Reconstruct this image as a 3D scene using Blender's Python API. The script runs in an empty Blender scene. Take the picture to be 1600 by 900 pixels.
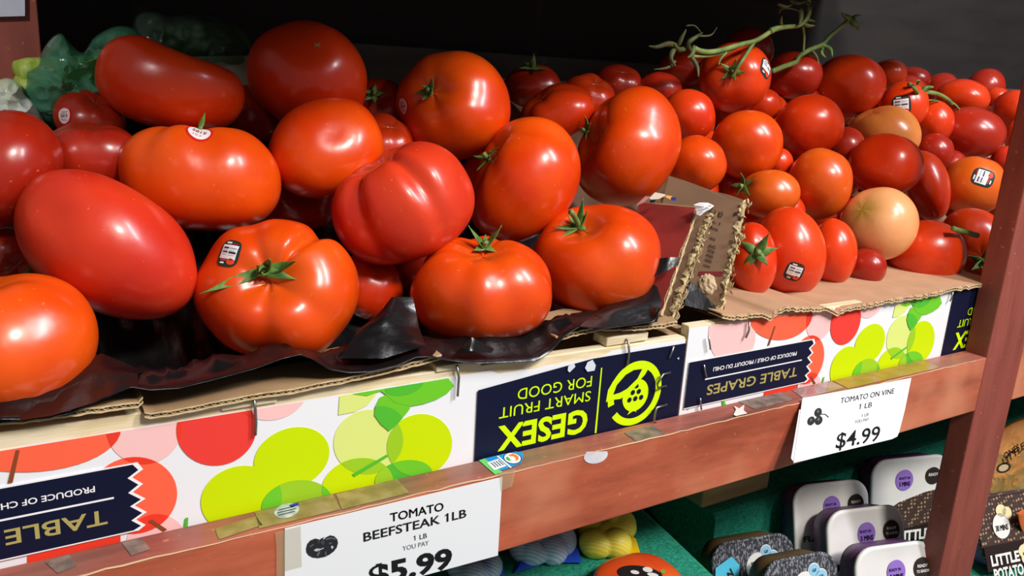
import bpy, bmesh, math, random
from mathutils import Vector, Matrix, noise
from mathutils.bvhtree import BVHTree

# ------------------------------------------------------------------ camera, light, exposure
sc = bpy.context.scene
col = sc.collection
S = 0.42
F = 1282.288
CAM = Vector((0.0, -0.42, 0.263491))
YAW, PITCH, ROLL = 0.56600133, 0.26326901, 0.06034698
def cam_rows():
    cy, sy = math.cos(YAW), math.sin(YAW); cp, sp = math.cos(PITCH), math.sin(PITCH); cr, sr = math.cos(ROLL), math.sin(ROLL)
    right = Vector((cy, -sy, 0)); fwd = Vector((sy*cp, cy*cp, -sp)); up = right.cross(fwd)
    return cr*right + sr*up, sr*right - cr*up, fwd
RIGHT, DOWN, FWD = cam_rows()
UP = -DOWN
cd = bpy.data.cameras.new('camera'); cd.sensor_width = 36.0; cd.lens = F/1600*36
cd.clip_start = 0.01
co = bpy.data.objects.new('camera', cd); col.objects.link(co)
mw = Matrix((RIGHT, UP, -FWD)).transposed().to_4x4(); mw.translation = CAM
co.matrix_world = mw
sc.camera = co
sc.view_settings.view_transform = 'Standard'
sc.view_settings.look = 'None'
sc.view_settings.gamma = 1.0
sc.view_settings.use_curve_mapping = False
sc.view_settings.exposure = 0.0
w = bpy.data.worlds.new('store'); sc.world = w; w.use_nodes = True
w.node_tree.nodes['Background'].inputs[0].default_value = (1.0, 0.97, 0.95, 1)
w.node_tree.nodes['Background'].inputs[1].default_value = 0.18
def area(name, loc, target, sx, sy, power, color, shape='RECTANGLE'):
    l = bpy.data.lights.new(name, 'AREA'); l.shape = shape; l.size = sx; l.size_y = sy
    l.energy = power; l.color = color
    o = bpy.data.objects.new(name, l); col.objects.link(o)
    o.location = loc
    o.rotation_euler = (Vector(target)-Vector(loc)).to_track_quat('-Z', 'Y').to_euler()
    return o
area('ceiling_lamp_warm', (0.56, -1.45, 1.60), (0.45, 0.1, 0.1), 0.36, 0.36, 36, (1.0, 0.94, 0.86), 'DISK')
area('ceiling_lamp_tube', (1.30, -1.25, 1.65), (0.6, 0.1, 0.1), 0.12, 0.90, 38, (0.97, 0.94, 1.0))
def spot(name, loc, target, power, color, deg, size):
    l = bpy.data.lights.new(name, 'SPOT'); l.energy = power; l.color = color; l.spot_size = math.radians(deg); l.spot_blend = .8; l.shadow_soft_size = size
    o = bpy.data.objects.new(name, l); col.objects.link(o); o.location = loc
    o.rotation_euler = (Vector(target)-Vector(loc)).to_track_quat('-Z', 'Y').to_euler()
spot('left_fill_spot', (-0.75, -1.00, 1.10), (-0.03, 0.31, 0.25), 62, (1.0, 0.96, 0.92), 11, .10)  # added narrow fill light to brighten the left post and celery bag

# ------------------------------------------------------------------ helpers
def ray(x, y): return RIGHT*(x-800) + DOWN*(y-450) + FWD*F
def at(x, y, Y):
    d = ray(x, y); return CAM + d*((Y-CAM.y)/d.y)
def onz(x, y, Z):
    d = ray(x, y); return CAM + d*((Z-CAM.z)/d.z)
def onplane(x, y, P0, n):
    d = ray(x, y); return CAM + d*((P0-CAM).dot(n)/d.dot(n))
def proj(P):
    q = P-CAM; f = q.dot(FWD); return (800+F*q.dot(RIGHT)/f, 450+F*q.dot(DOWN)/f)
def lin(c):
    return tuple(((v/255)/12.92 if v/255 <= .04045 else ((v/255+.055)/1.055)**2.4) for v in c)
def setp(b, k, v):
    if k in b.inputs: b.inputs[k].default_value = v
MATS = {}
def mat(name, c, rough=.5, c2=None, scale=8., stretch=(1,1,1), bump=0., coat=0., metal=0., spec=.5, detail=4., lo=.35, hi=.65, bscale=None, bdist=.002):
    if name in MATS: return MATS[name]
    m = bpy.data.materials.new(name); m.use_nodes = True; nt = m.node_tree; b = nt.nodes['Principled BSDF']
    setp(b, 'Base Color', (*lin(c), 1)); setp(b, 'Roughness', rough); setp(b, 'Metallic', metal)
    setp(b, 'Specular IOR Level', spec); setp(b, 'Coat Weight', coat); setp(b, 'Coat Roughness', .12)
    if c2 is not None or bump:
        tc = nt.nodes.new('ShaderNodeTexCoord'); mp = nt.nodes.new('ShaderNodeMapping'); mp.inputs['Scale'].default_value = stretch
        nt.links.new(tc.outputs['Object'], mp.inputs[0])
    if c2 is not None:
        n = nt.nodes.new('ShaderNodeTexNoise'); n.inputs['Scale'].default_value = scale; n.inputs['Detail'].default_value = detail
        nt.links.new(mp.outputs[0], n.inputs['Vector'])
        r = nt.nodes.new('ShaderNodeValToRGB'); r.color_ramp.elements[0].position = lo; r.color_ramp.elements[1].position = hi
        r.color_ramp.elements[0].color = (*lin(c), 1); r.color_ramp.elements[1].color = (*lin(c2), 1)
        nt.links.new(n.outputs[0], r.inputs[0]); nt.links.new(r.outputs[0], b.inputs['Base Color'])
    if bump:
        n2 = nt.nodes.new('ShaderNodeTexNoise'); n2.inputs['Scale'].default_value = bscale or scale; n2.inputs['Detail'].default_value = 5
        nt.links.new(mp.outputs[0], n2.inputs['Vector'])
        bp = nt.nodes.new('ShaderNodeBump'); bp.inputs['Strength'].default_value = bump; bp.inputs['Distance'].default_value = bdist
        nt.links.new(n2.outputs[0], bp.inputs['Height']); nt.links.new(bp.outputs[0], b.inputs['Normal'])
    MATS[name] = m
    return m
def flat(c, rough=.5):
    return mat('ink_%d_%d_%d' % tuple(c), c, rough, spec=.2)
def empty(name, loc):
    o = bpy.data.objects.new(name, None); col.objects.link(o); o.location = loc; o.empty_display_size = .01
    return o
def tag(o, label=None, cat=None, group=None, kind=None):
    if label: o['label'] = label
    if cat: o['category'] = cat
    if group: o['group'] = group
    if kind: o['kind'] = kind
    return o
def mesh(name, verts, faces, mats, parent=None, smooth=False, midx=None, origin=None):
    """One mesh object from world-space vertices; its origin sits at origin (or at the parent's)."""
    me = bpy.data.meshes.new(name)
    if parent is not None: org = parent['_o']
    elif origin is not None: org = Vector(origin)
    else: org = sum((Vector(v) for v in verts), Vector())/max(1, len(verts))
    org = Vector(org)
    me.from_pydata([Vector(v)-org for v in verts], [], faces)
    ms = mats if isinstance(mats, (list, tuple)) else [mats]
    for m in ms: me.materials.append(m)
    if midx:
        for p, i in zip(me.polygons, midx): p.material_index = i
    if smooth:
        for p in me.polygons: p.use_smooth = True
    me.validate(); me.update()
    o = bpy.data.objects.new(name, me); col.objects.link(o)
    ORG[o.name] = org
    if parent is not None: o.parent = PARENT[parent['_k']]
    else: o.location = org
    return o
ORG = {}; PARENT = {}
class P(dict): pass
def par(o, loc):
    """A handle for parenting: children are given in world space, stored relative to loc."""
    k = o.name; PARENT[k] = o
    return {'_o': Vector(loc), '_k': k}
def hnd(o): return par(o, ORG[o.name])
class MB:
    def __init__(s): s.v = []; s.f = []; s.m = []
    def add(s, vs, fs, mi=0):
        n = len(s.v); s.v += [Vector(v) for v in vs]; s.f += [tuple(i+n for i in f) for f in fs]; s.m += [mi]*len(fs)
    def quadbox(s, p, mi=0):   # 8 points: bottom 4 (ccw), top 4
        s.add(p, [(3,2,1,0),(4,5,6,7),(0,1,5,4),(1,2,6,5),(2,3,7,6),(3,0,4,7)], mi)
    def box(s, x0, x1, y0, y1, z0, z1, mi=0):
        s.quadbox([(x0,y0,z0),(x1,y0,z0),(x1,y1,z0),(x0,y1,z0),(x0,y0,z1),(x1,y0,z1),(x1,y1,z1),(x0,y1,z1)], mi)
    def tube(s, pts, r, n=8, mi=0, cap=True):
        pts = [Vector(p) for p in pts]; rr = r if isinstance(r, (list, tuple)) else [r]*len(pts)
        base = len(s.v); ref = None
        for i, p in enumerate(pts):
            t = (pts[min(i+1, len(pts)-1)] - pts[max(i-1, 0)]).normalized()
            if ref is None:
                ref = t.orthogonal().normalized()
            ref = (ref - t*ref.dot(t))
            if ref.length < 1e-6: ref = t.orthogonal()
            ref.normalize(); b = t.cross(ref)
            for k in range(n):
                a = 2*math.pi*k/n; s.v.append(p + (ref*math.cos(a) + b*math.sin(a))*rr[i])
        for i in range(len(pts)-1):
            for k in range(n):
                a, b2 = base+i*n+k, base+i*n+(k+1) % n
                s.f.append((a, b2, b2+n, a+n)); s.m.append(mi)
        if cap:
            s.f.append(tuple(base+k for k in range(n))[::-1]); s.m.append(mi)
            e = base+(len(pts)-1)*n; s.f.append(tuple(e+k for k in range(n))); s.m.append(mi)
    def build(s, name, mats, parent=None, smooth=False, bevel=0, origin=None):
        o = mesh(name, s.v, s.f, mats, parent, smooth, s.m, origin)
        if bevel:
            md = o.modifiers.new('bevel', 'BEVEL'); md.width = bevel; md.segments = 2; md.limit_method = 'ANGLE'
        return o
def smooth_path(pts, n=6):
    """Catmull-Rom through pts."""
    pts = [Vector(p) for p in pts]; out = []
    for i in range(len(pts)-1):
        p0 = pts[max(i-1, 0)]; p1 = pts[i]; p2 = pts[i+1]; p3 = pts[min(i+2, len(pts)-1)]
        for k in range(n):
            t = k/n
            out.append(.5*((2*p1)+(p2-p0)*t+(2*p0-5*p1+4*p2-p3)*t*t+(3*p1-p0-3*p2+p3)*t**3))
    out.append(pts[-1]); return out
def lerp_poly(pts, x):
    if x <= pts[0][0]: return pts[0][1]
    for (a, b), (c, d) in zip(pts, pts[1:]):
        if x <= c: return b+(d-b)*(x-a)/(c-a)
    return pts[-1][1]
def ell(cx, cy, a, b, tilt=0, n=44):
    t = math.radians(tilt); o = []
    for k in range(n):
        u = 2*math.pi*k/n; x, y = a*math.cos(u), b*math.sin(u)
        o.append((cx+x*math.cos(t)-y*math.sin(t), cy+x*math.sin(t)+y*math.cos(t)))
    return o
def area2(p): return sum(a[0]*b[1]-b[0]*a[1] for a, b in zip(p, p[1:]+p[:1]))
def clip(sub, con):
    """Sutherland-Hodgman: subject polygon by convex polygon."""
    if area2(con) < 0: con = con[::-1]
    out = list(sub)
    for a, b in zip(con, con[1:]+con[:1]):
        inp, out = out, []
        if not inp: return []
        f = lambda p: (b[0]-a[0])*(p[1]-a[1])-(b[1]-a[1])*(p[0]-a[0])
        for p, q in zip(inp, inp[1:]+inp[:1]):
            fp, fq = f(p), f(q)
            if fp >= 0: out.append(p)
            if (fp >= 0) != (fq >= 0):
                t = fp/(fp-fq); out.append((p[0]+(q[0]-p[0])*t, p[1]+(q[1]-p[1])*t))
    return out
TXT = {}
def text2d(s, bold=0.):
    key = (s, bold)
    if key in TXT: return TXT[key]
    c = bpy.data.curves.new('lettering', 'FONT'); c.body = s; c.size = 1; c.offset = 0 if 'M' in s else bold; c.resolution_u = 3
    o = bpy.data.objects.new('lettering', c); col.objects.link(o)
    bpy.context.view_layer.update()
    me = o.evaluated_get(bpy.context.evaluated_depsgraph_get()).to_mesh()
    vs = [(v.co.x, v.co.y) for v in me.vertices]; fs = [tuple(p.vertices) for p in me.polygons]
    o.to_mesh_clear() if False else None
    bpy.data.objects.remove(o); bpy.data.curves.remove(c)
    for i, ch in enumerate(s):
        if ch == '1':
            c = bpy.data.curves.new('lettering', 'FONT'); c.body = s[:i+1]; c.size = 1; c.offset = 0 if 'M' in s else bold; c.resolution_u = 3
            o = bpy.data.objects.new('lettering', c); col.objects.link(o); bpy.context.view_layer.update()
            xr = max(v.co.x for v in o.evaluated_get(bpy.context.evaluated_depsgraph_get()).to_mesh().vertices)
            bpy.data.objects.remove(o); bpy.data.curves.remove(c)
            k = len(vs); top = max(v[1] for v in vs); sw = .085
            vs += [(xr-sw*.5, top), (xr-.25, top-.13), (xr-.25, top-.13-sw), (xr-sw*.5, top-.02-sw)]; fs.append((k, k+1, k+2, k+3))
    if bold and 'M' in s:
        n0, f0 = list(vs), list(fs)
        for dx, dy in ((bold, 0), (-bold, 0), (0, bold), (0, -bold), (bold*.7, bold*.7), (-bold*.7, -bold*.7), (bold*.7, -bold*.7), (-bold*.7, bold*.7)):
            k = len(vs); vs += [(v[0]+dx, v[1]+dy) for v in n0]; fs += [tuple(i+k for i in f) for f in f0]
    x0 = min(v[0] for v in vs); x1 = max(v[0] for v in vs)
    y0 = min(v[1] for v in vs); y1 = max(v[1] for v in vs)
    TXT[key] = ([(v[0]-x0, v[1]) for v in vs], fs, x1-x0, 0.72)
    return TXT[key]
def text_to(mb, s, fn, pxs, pxe, pxcap, off, mi, bold=0., slant=0.):
    """Text whose baseline runs pxs->pxe and whose capitals reach pxcap (above pxs), mapped to the surface by fn."""
    vs, fs, W, cap = text2d(s, bold)
    O = fn(*pxs); U = (fn(*pxe)-O)/W; V = (fn(*pxcap)-O)/cap
    mb.add([O+U*(x+slant*y)+V*y+off for x, y in vs], fs, mi)
def text_uv(mb, s, O, U, V, w_, h_, mi, bold=0.):
    """Text centred at O, w_ wide along unit U, capitals h_ tall along unit V."""
    vs, fs, W, cap = text2d(s, bold)
    mb.add([O+U*((x/W-.5)*w_)+V*((y/cap-.5)*h_) for x, y in vs], fs, mi)
def inks(cols): return [flat(c) for c in cols]

# ------------------------------------------------------------------ materials
def wood_paint(name, c1, c2, c3, rough=.5, sx=1.):
    m = bpy.data.materials.new(name); m.use_nodes = True; nt = m.node_tree; b = nt.nodes['Principled BSDF']
    tc = nt.nodes.new('ShaderNodeTexCoord'); mp = nt.nodes.new('ShaderNodeMapping'); mp.inputs['Scale'].default_value = (2*sx, 12, 12 if sx < 5 else 2)
    nt.links.new(tc.outputs['Object'], mp.inputs[0])
    n1 = nt.nodes.new('ShaderNodeTexNoise'); n1.inputs['Scale'].default_value = 3; n1.inputs['Detail'].default_value = 8; n1.inputs['Roughness'].default_value = .65
    n2 = nt.nodes.new('ShaderNodeTexNoise'); n2.inputs['Scale'].default_value = 9; n2.inputs['Detail'].default_value = 3
    n3 = nt.nodes.new('ShaderNodeTexNoise'); n3.inputs['Scale'].default_value = 160; n3.inputs['Detail'].default_value = 4
    nt.links.new(mp.outputs[0], n1.inputs['Vector']); nt.links.new(tc.outputs['Object'], n2.inputs['Vector']); nt.links.new(tc.outputs['Object'], n3.inputs['Vector'])
    r = nt.nodes.new('ShaderNodeValToRGB'); r.color_ramp.elements[0].position = .33; r.color_ramp.elements[1].position = .68
    r.color_ramp.elements[0].color = (*lin(c1), 1); r.color_ramp.elements[1].color = (*lin(c2), 1)
    nt.links.new(n1.outputs[0], r.inputs[0])
    mx = nt.nodes.new('ShaderNodeMix'); mx.data_type = 'RGBA'; mx.inputs['B'].default_value = (*lin(c3), 1)
    r2 = nt.nodes.new('ShaderNodeValToRGB'); r2.color_ramp.elements[0].position = .5; r2.color_ramp.elements[1].position = .75
    nt.links.new(n2.outputs[0], r2.inputs[0]); nt.links.new(r2.outputs[0], mx.inputs['Factor']); nt.links.new(r.outputs[0], mx.inputs['A'])
    mx2 = nt.nodes.new('ShaderNodeMix'); mx2.data_type = 'RGBA'; mx2.inputs['B'].default_value = (*lin((215, 150, 120)), 1)
    r3 = nt.nodes.new('ShaderNodeValToRGB'); r3.color_ramp.elements[0].position = .66; r3.color_ramp.elements[1].position = .74
    r3.color_ramp.elements[1].color = (.55, .55, .55, 1)
    nt.links.new(n3.outputs[0], r3.inputs[0]); nt.links.new(r3.outputs[0], mx2.inputs['Factor']); nt.links.new(mx.outputs['Result'], mx2.inputs['A'])
    nt.links.new(mx2.outputs['Result'], b.inputs['Base Color'])
    setp(b, 'Roughness', rough)
    bp = nt.nodes.new('ShaderNodeBump'); bp.inputs['Strength'].default_value = .25; bp.inputs['Distance'].default_value = .001
    nt.links.new(n1.outputs[0], bp.inputs['Height']); nt.links.new(bp.outputs[0], b.inputs['Normal'])
    MATS[name] = m; return m
M_RAIL = wood_paint('red_painted_rail', (150, 70, 46), (206, 108, 76), (216, 142, 106), .45)
M_RAILTOP = wood_paint('worn_rail_top', (112, 66, 58), (190, 108, 92), (122, 110, 96), .42)
M_POST = wood_paint('red_painted_post', (124, 58, 46), (156, 80, 66), (150, 72, 58), .5, 8.)
M_DARKWOOD = mat('dark_back_board', (24, 21, 20), .8, (36, 32, 30), 6, (1, 1, 6))
M_PINE = mat('pale_pine', (226, 205, 160), .65, (243, 230, 198), 30, (1, 8, 8), .2)
M_CARD = mat('brown_cardboard', (150, 118, 84), .85, (176, 144, 106), 14, (1, 1, 1), .15, bscale=120, bdist=.0005)
M_CARDDARK = mat('brown_cardboard_inner', (122, 92, 68), .85, (138, 106, 80), 14, (1, 1, 1), .1, bscale=120, bdist=.0005)
M_FLUTE = mat('torn_cardboard_edge', (194, 170, 124), .9, (222, 202, 158), 220, (1, 1, 1), .3, bscale=300, bdist=.0008)
M_REDCARD = mat('red_printed_cardboard', (126, 36, 32), .55, (150, 50, 44), 10, (4, 1, 1))
M_STEEL = mat('staple_wire', (160, 160, 158), .35, metal=.9)
M_BLACKFILM = mat('black_film', (15, 15, 17), .3, spec=.55, coat=.1, bump=.35, bscale=45, bdist=.004, scale=45)
M_PAPER = mat('white_card', (236, 240, 244), .55)
M_BLACK = flat((22, 24, 26))
M_TAPE = bpy.data.materials.new('clear_tape'); M_TAPE.use_nodes = True
def glassy(m, c, alpha, rough):
    nt = m.node_tree; nt.nodes.clear()
    o = nt.nodes.new('ShaderNodeOutputMaterial'); t = nt.nodes.new('ShaderNodeBsdfTransparent'); p = nt.nodes.new('ShaderNodeBsdfPrincipled')
    p.inputs['Base Color'].default_value = (*lin(c), 1); p.inputs['Roughness'].default_value = rough
    setp(p, 'Coat Weight', .4)
    mx = nt.nodes.new('ShaderNodeMixShader'); mx.inputs[0].default_value = alpha
    nt.links.new(t.outputs[0], mx.inputs[1]); nt.links.new(p.outputs[0], mx.inputs[2]); nt.links.new(mx.outputs[0], o.inputs[0])
    return t
glassy(M_TAPE, (200, 190, 150), .35, .15)
M_GREENBAG = bpy.data.materials.new('green_produce_bag'); M_GREENBAG.use_nodes = True
tb = glassy(M_GREENBAG, (92, 160, 130), .55, .16); tb.inputs[0].default_value = (*lin((150, 215, 180)), 1)
M_DARKBAG = bpy.data.materials.new('clear_produce_bag'); M_DARKBAG.use_nodes = True
tb = glassy(M_DARKBAG, (96, 116, 104), .32, .16); tb.inputs[0].default_value = (*lin((200, 225, 205)), 1)
M_TURF = mat('green_turf', (14, 120, 96), .9, (30, 154, 124), 260, (1, 1, 1), .6, bscale=420, bdist=.003)
M_SEPAL = mat('sepal_green', (62, 104, 40), .5, (118, 150, 72), 120)
M_STALK = mat('stalk_green', (84, 116, 52), .5, (134, 152, 84), 60)
M_DRYSTALK = mat('dry_stalk', (62, 76, 36), .6, (98, 104, 56), 80)

def tomato_mat(name, c, c2, shoulder, rough=.30):
    m = bpy.data.materials.new(name); m.use_nodes = True; nt = m.node_tree; b = nt.nodes['Principled BSDF']
    tc = nt.nodes.new('ShaderNodeTexCoord'); oi = nt.nodes.new('ShaderNodeObjectInfo')
    add = nt.nodes.new('ShaderNodeVectorMath'); add.operation = 'ADD'
    nt.links.new(tc.outputs['Object'], add.inputs[0])
    sc_ = nt.nodes.new('ShaderNodeVectorMath'); sc_.operation = 'SCALE'; sc_.inputs['Scale'].default_value = 7
    cx = nt.nodes.new('ShaderNodeCombineXYZ'); 
    for i in range(3): nt.links.new(oi.outputs['Random'], cx.inputs[i])
    nt.links.new(cx.outputs[0], sc_.inputs[0]); nt.links.new(sc_.outputs[0], add.inputs[1])
    n = nt.nodes.new('ShaderNodeTexNoise'); n.inputs['Scale'].default_value = 16; n.inputs['Detail'].default_value = 3
    nt.links.new(add.outputs[0], n.inputs['Vector'])
    r = nt.nodes.new('ShaderNodeValToRGB'); r.color_ramp.elements[0].position = .36; r.color_ramp.elements[1].position = .66
    r.color_ramp.elements[0].color = (*lin(c), 1); r.color_ramp.elements[1].color = (*lin(c2), 1)
    nt.links.new(n.outputs[0], r.inputs[0])
    at_ = nt.nodes.new('ShaderNodeAttribute'); at_.attribute_name = 'shoulder'
    mx = nt.nodes.new('ShaderNodeMix'); mx.data_type = 'RGBA'; mx.inputs['B'].default_value = (*lin(shoulder), 1)
    nt.links.new(at_.outputs['Fac'], mx.inputs['Factor']); nt.links.new(r.outputs[0], mx.inputs['A'])
    # tiny pale lenticels
    n2 = nt.nodes.new('ShaderNodeTexNoise'); n2.inputs['Scale'].default_value = 330; n2.inputs['Detail'].default_value = 1
    nt.links.new(add.outputs[0], n2.inputs['Vector'])
    r2 = nt.nodes.new('ShaderNodeValToRGB'); r2.color_ramp.elements[0].position = .74; r2.color_ramp.elements[1].position = .80; r2.color_ramp.elements[1].color = (.5, .5, .5, 1)
    nt.links.new(n2.outputs[0], r2.inputs[0])
    mx2 = nt.nodes.new('ShaderNodeMix'); mx2.data_type = 'RGBA'; mx2.inputs['B'].default_value = (*lin((240, 140, 60)), 1)
    nt.links.new(r2.outputs[0], mx2.inputs['Factor']); nt.links.new(mx.outputs['Result'], mx2.inputs['A'])
    nt.links.new(mx2.outputs['Result'], b.inputs['Base Color'])
    setp(b, 'Roughness', rough); setp(b, 'Specular IOR Level', .5); setp(b, 'Coat Weight', .2); setp(b, 'Coat Roughness', .16)
    bp = nt.nodes.new('ShaderNodeBump'); bp.inputs['Strength'].default_value = .12; bp.inputs['Distance'].default_value = .004
    n3 = nt.nodes.new('ShaderNodeTexNoise'); n3.inputs['Scale'].default_value = 55; n3.inputs['Detail'].default_value = 2
    nt.links.new(add.outputs[0], n3.inputs['Vector']); nt.links.new(n3.outputs[0], bp.inputs['Height']); nt.links.new(bp.outputs[0], b.inputs['Normal'])
    MATS[name] = m; return m
T = {
 'orange': tomato_mat('orange_red_skin', (216, 58, 4), (232, 84, 10), (206, 80, 14)),
 'red': tomato_mat('red_skin', (212, 48, 8), (226, 66, 14), (190, 60, 16)),
 'crimson': tomato_mat('crimson_skin', (200, 42, 22), (214, 60, 28), (190, 66, 26), .34),
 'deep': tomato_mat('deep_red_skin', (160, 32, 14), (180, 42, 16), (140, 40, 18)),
 'amber': tomato_mat('amber_skin', (214, 84, 16), (226, 104, 26), (206, 104, 30)),
 'pale': tomato_mat('pale_unripe_skin', (230, 152, 92), (238, 174, 118), (150, 146, 30), .32),
 'peach': tomato_mat('peach_skin', (232, 134, 58), (238, 152, 80), (210, 120, 50)),
}

# ------------------------------------------------------------------ the wooden produce stand
RT = .0243           # thickness of the front rail
YF = .0247           # plane of the crate fronts
st = empty('produce_stand', (.4, .2, -1.0))
tag(st, 'red painted wooden produce stand whose shelves carry the tomato crates', 'produce stand')
ST = par(st, (.4, .2, -1.0))
XP0, XP1 = .857, .929
def rail(x0, x1):
    mb = MB(); mb.box(x0, x1, 0, RT, -.0600, 0)
    mb.m = [1 if i == 1 else 0 for i in range(6)]
    return mb.build('front_rail', [M_RAIL, M_RAILTOP], ST, bevel=.0012)
r1 = rail(-.75, XP0); r2 = rail(XP1, 1.9)
R1 = hnd(r1)
mb = MB(); mb.box(XP0, XP1, 0, RT, -1.0, .50); mb.build('front_post', M_POST, ST, bevel=.0015)
# post standing behind on the left
pl = at(61, 40, .33).x
mb = MB(); mb.box(pl-.0345, pl, .33, .38, -1.0, .50); mb.build('left_post', M_POST, ST, bevel=.001)
mb = MB(); mb.box(pl-.12, pl-.0360, .325, .38, -1.0, .50); lp = mb.build('left_post', M_POST, ST, bevel=.001)
mb = MB()
pp = [at(-30, -20, .3245), at(39, -20, .3245), at(39, 25, .3245), at(-30, 27, .3245)]
mb.add(pp+[q+Vector((0, .0003, 0)) for q in pp], [(3,2,1,0), (4,5,6,7), (0,1,5,4), (1,2,6,5), (2,3,7,6), (3,0,4,7)])
o = mb.build('taped_paper', mat('pale_blue_paper', (196, 204, 226), .5, (222, 226, 238), 30), hnd(lp)); o['label'] = 'pale blue paper on the left post'
mb = MB(); mb.box(-.75, 1.9, RT, .50, -.055, -.032); mb.build('shelf_board', M_POST, ST)
mb = MB(); mb.box(-.75, 1.9, .50, .515, -1.0, .75); mb.build('back_panel', M_DARKWOOD, ST)
mb = MB(); mb.box(.28, 1.9, .482, .4995, -.03, .278); mb.build('back_board', mat('grey_back_board', (72, 74, 72), .8, (90, 90, 86), 8, (1, 1, 5)), ST)
for xa, xb, yf, zb_ in ((.03, .345, -.035, .400), (.346, .600, .000, .430), (.601, 1.14, .115, .430)):
    mb = MB(); mb.box(xa, xb, yf, .50, zb_, zb_+.03); mb.build('upper_shelf_shade', M_DARKWOOD, ST)  # out-of-view shelf; front edges stepped on purpose to shape shade on the heaps
mb = MB(); mb.box(1.88, 1.9, 0, .515, -1.0, .75); mb.build('side_panel', M_DARKWOOD, ST)
mb = MB(); mb.box(-.75, -.73, .0, .515, -1.0, .40); mb.build('side_panel', M_DARKWOOD, ST)
mb = MB(); mb.box(-.75, 1.9, -.03, .50, -.40, -.345); mb.build('lower_shelf', M_POST, ST)
# adhesive remains on the rail: tape patches and stickers
def rail_patch(name, px, plane, m, off=.0004, label=None):
    fn = (lambda x, y: onz(x, y, off)) if plane == 'top' else (lambda x, y: at(x, y, -off))
    pts = [fn(*p) for p in px]
    if plane == 'top':
        for p in pts: p.y = min(max(p.y, .0008), RT-.0008)
    mb = MB(); mb.add(pts, [tuple(range(len(pts)))]); o = mb.build(name, m, R1)
    if label: o['label'] = label
    return o
M_GLUE = mat('tape_residue', (132, 112, 66), .35, (160, 140, 92), 90)
M_GREY = mat('grey_residue', (150, 128, 118), .4, (104, 92, 84), 120)
for px in ([(405,826),(398,800),(520,772),(532,796)], [(534,796),(525,772),(620,748),(640,770)], [(342,843),(336,826),(400,806),(410,820)]):
    rail_patch('tape_residue', px, 'top', M_GLUE)
for px in ([(1255,622),(1230,606),(1290,592),(1320,606)],):
    rail_patch('tape_residue', px, 'top', mat('glossy_tape', (176, 140, 140), .12, (140, 110, 100), 60, bump=.4, bscale=80))
for px in ([(1325,607),(1295,592),(1440,562),(1470,574)],):
    rail_patch('tape_residue', px, 'top', mat('yellow_tape', (150, 112, 52), .25, (168, 128, 74), 60, bump=.3, bscale=80))
for px in ([(1180,640),(1150,626),(1215,610),(1240,624)], [(995,690),(975,676),(1020,664),(1040,678)], [(90,896),(70,878),(108,866),(120,884)], [(205,868),(190,848),(220,840),(236,858)]):
    rail_patch('tape_residue', px, 'top', M_GREY)
rail_patch('rail_sticker', ell(448, 798, 20, 11, -14, 24), 'top', mat('sticker_silver', (206, 212, 214), .4, (150, 160, 165), 200), .0006, 'small round pale sticker on the rail top')
mb = MB()
for yy, ww in ((-5, 12), (-1, 15), (3, 13)):
    c = [(448-ww, 798+yy+ww*.24), (448+ww, 798+yy-ww*.24), (448+ww, 799.4+yy-ww*.24), (448-ww, 799.4+yy+ww*.24)]
    mb.add([onz(*p, .0008) for p in c], [(0, 1, 2, 3)])
mb.add([onz(*p, .0008) for p in [(452, 789), (466, 785), (467, 789), (455, 793)]], [(0, 1, 2, 3)], 1)
mb.build('sticker_print', inks([(70, 80, 84), (30, 60, 160)]), R1)
rail_patch('paper_scrap', [(1146,648),(1150,640),(1147,634),(1155,638),(1163,632),(1162,641),(1168,646),(1160,650),(1162,657),(1154,652)], 'top', flat((232, 226, 220)), .0012, 'torn white paper scrap on the rail top')
# half-disc torn white sticker on the rail front
h = [(p[0], p[1]) for p in ell(931, 712, 19, 12, -14, 28)]
rail_patch('rail_sticker', [p for p in h if p[1] > 704.5-(p[0]-931)*.02], 'front', mat('sticker_white', (226, 224, 228), .5, (206, 206, 214), 90), .0004, 'torn white half-round sticker on the rail front')
# blue and green produce sticker on the rail top
def z7(x, y): return (740+x/7.273, 690+y/7.273)
mb = MB()
def st_add(poly, off, mi): mb.add([onz(*p, off) for p in poly], [tuple(range(len(poly)))], mi)
st_add([z7(60,212), z7(130,190), z7(330,345), z7(245,375)], .0006, 0)
st_add([z7(130,190), z7(340,140), z7(480,112), z7(560,125), z7(568,160), z7(545,240), z7(430,290), z7(310,330)], .0007, 1)
st_add(ell(*z7(442,188), 14.5, 9, 8, 30), .0008, 2)
st_add(ell(*z7(442,188), 13, 8, 8, 30), .0009, 3)
st_add([z7(395,150), z7(450,135), z7(505,160), z7(515,200), z7(480,220), z7(478,185), z7(450,165), z7(410,165)], .0010, 4)
st_add([z7(365,180), z7(385,170), z7(430,212), z7(400,218), z7(375,205)], .0010, 5)
st_add([z7(262,165), z7(280,160), z7(435,292), z7(415,298)], .0009, 3)
st_add([z7(150,240), z7(280,195), z7(375,275), z7(235,325)], .0009, 3)
for i in range(4): st_add([z7(190+28*i,240-9*i), z7(202+28*i,236-9*i), z7(262+28*i,290-9*i), z7(250+28*i,294-9*i)], .0010, 6)
o = mb.build('rail_sticker', inks([(110, 214, 110), (40, 150, 214), (20, 60, 120), (240, 244, 246), (244, 128, 50), (60, 180, 80), (90, 100, 110)]), R1)
o['label'] = 'blue and green produce sticker on the rail top'
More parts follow.
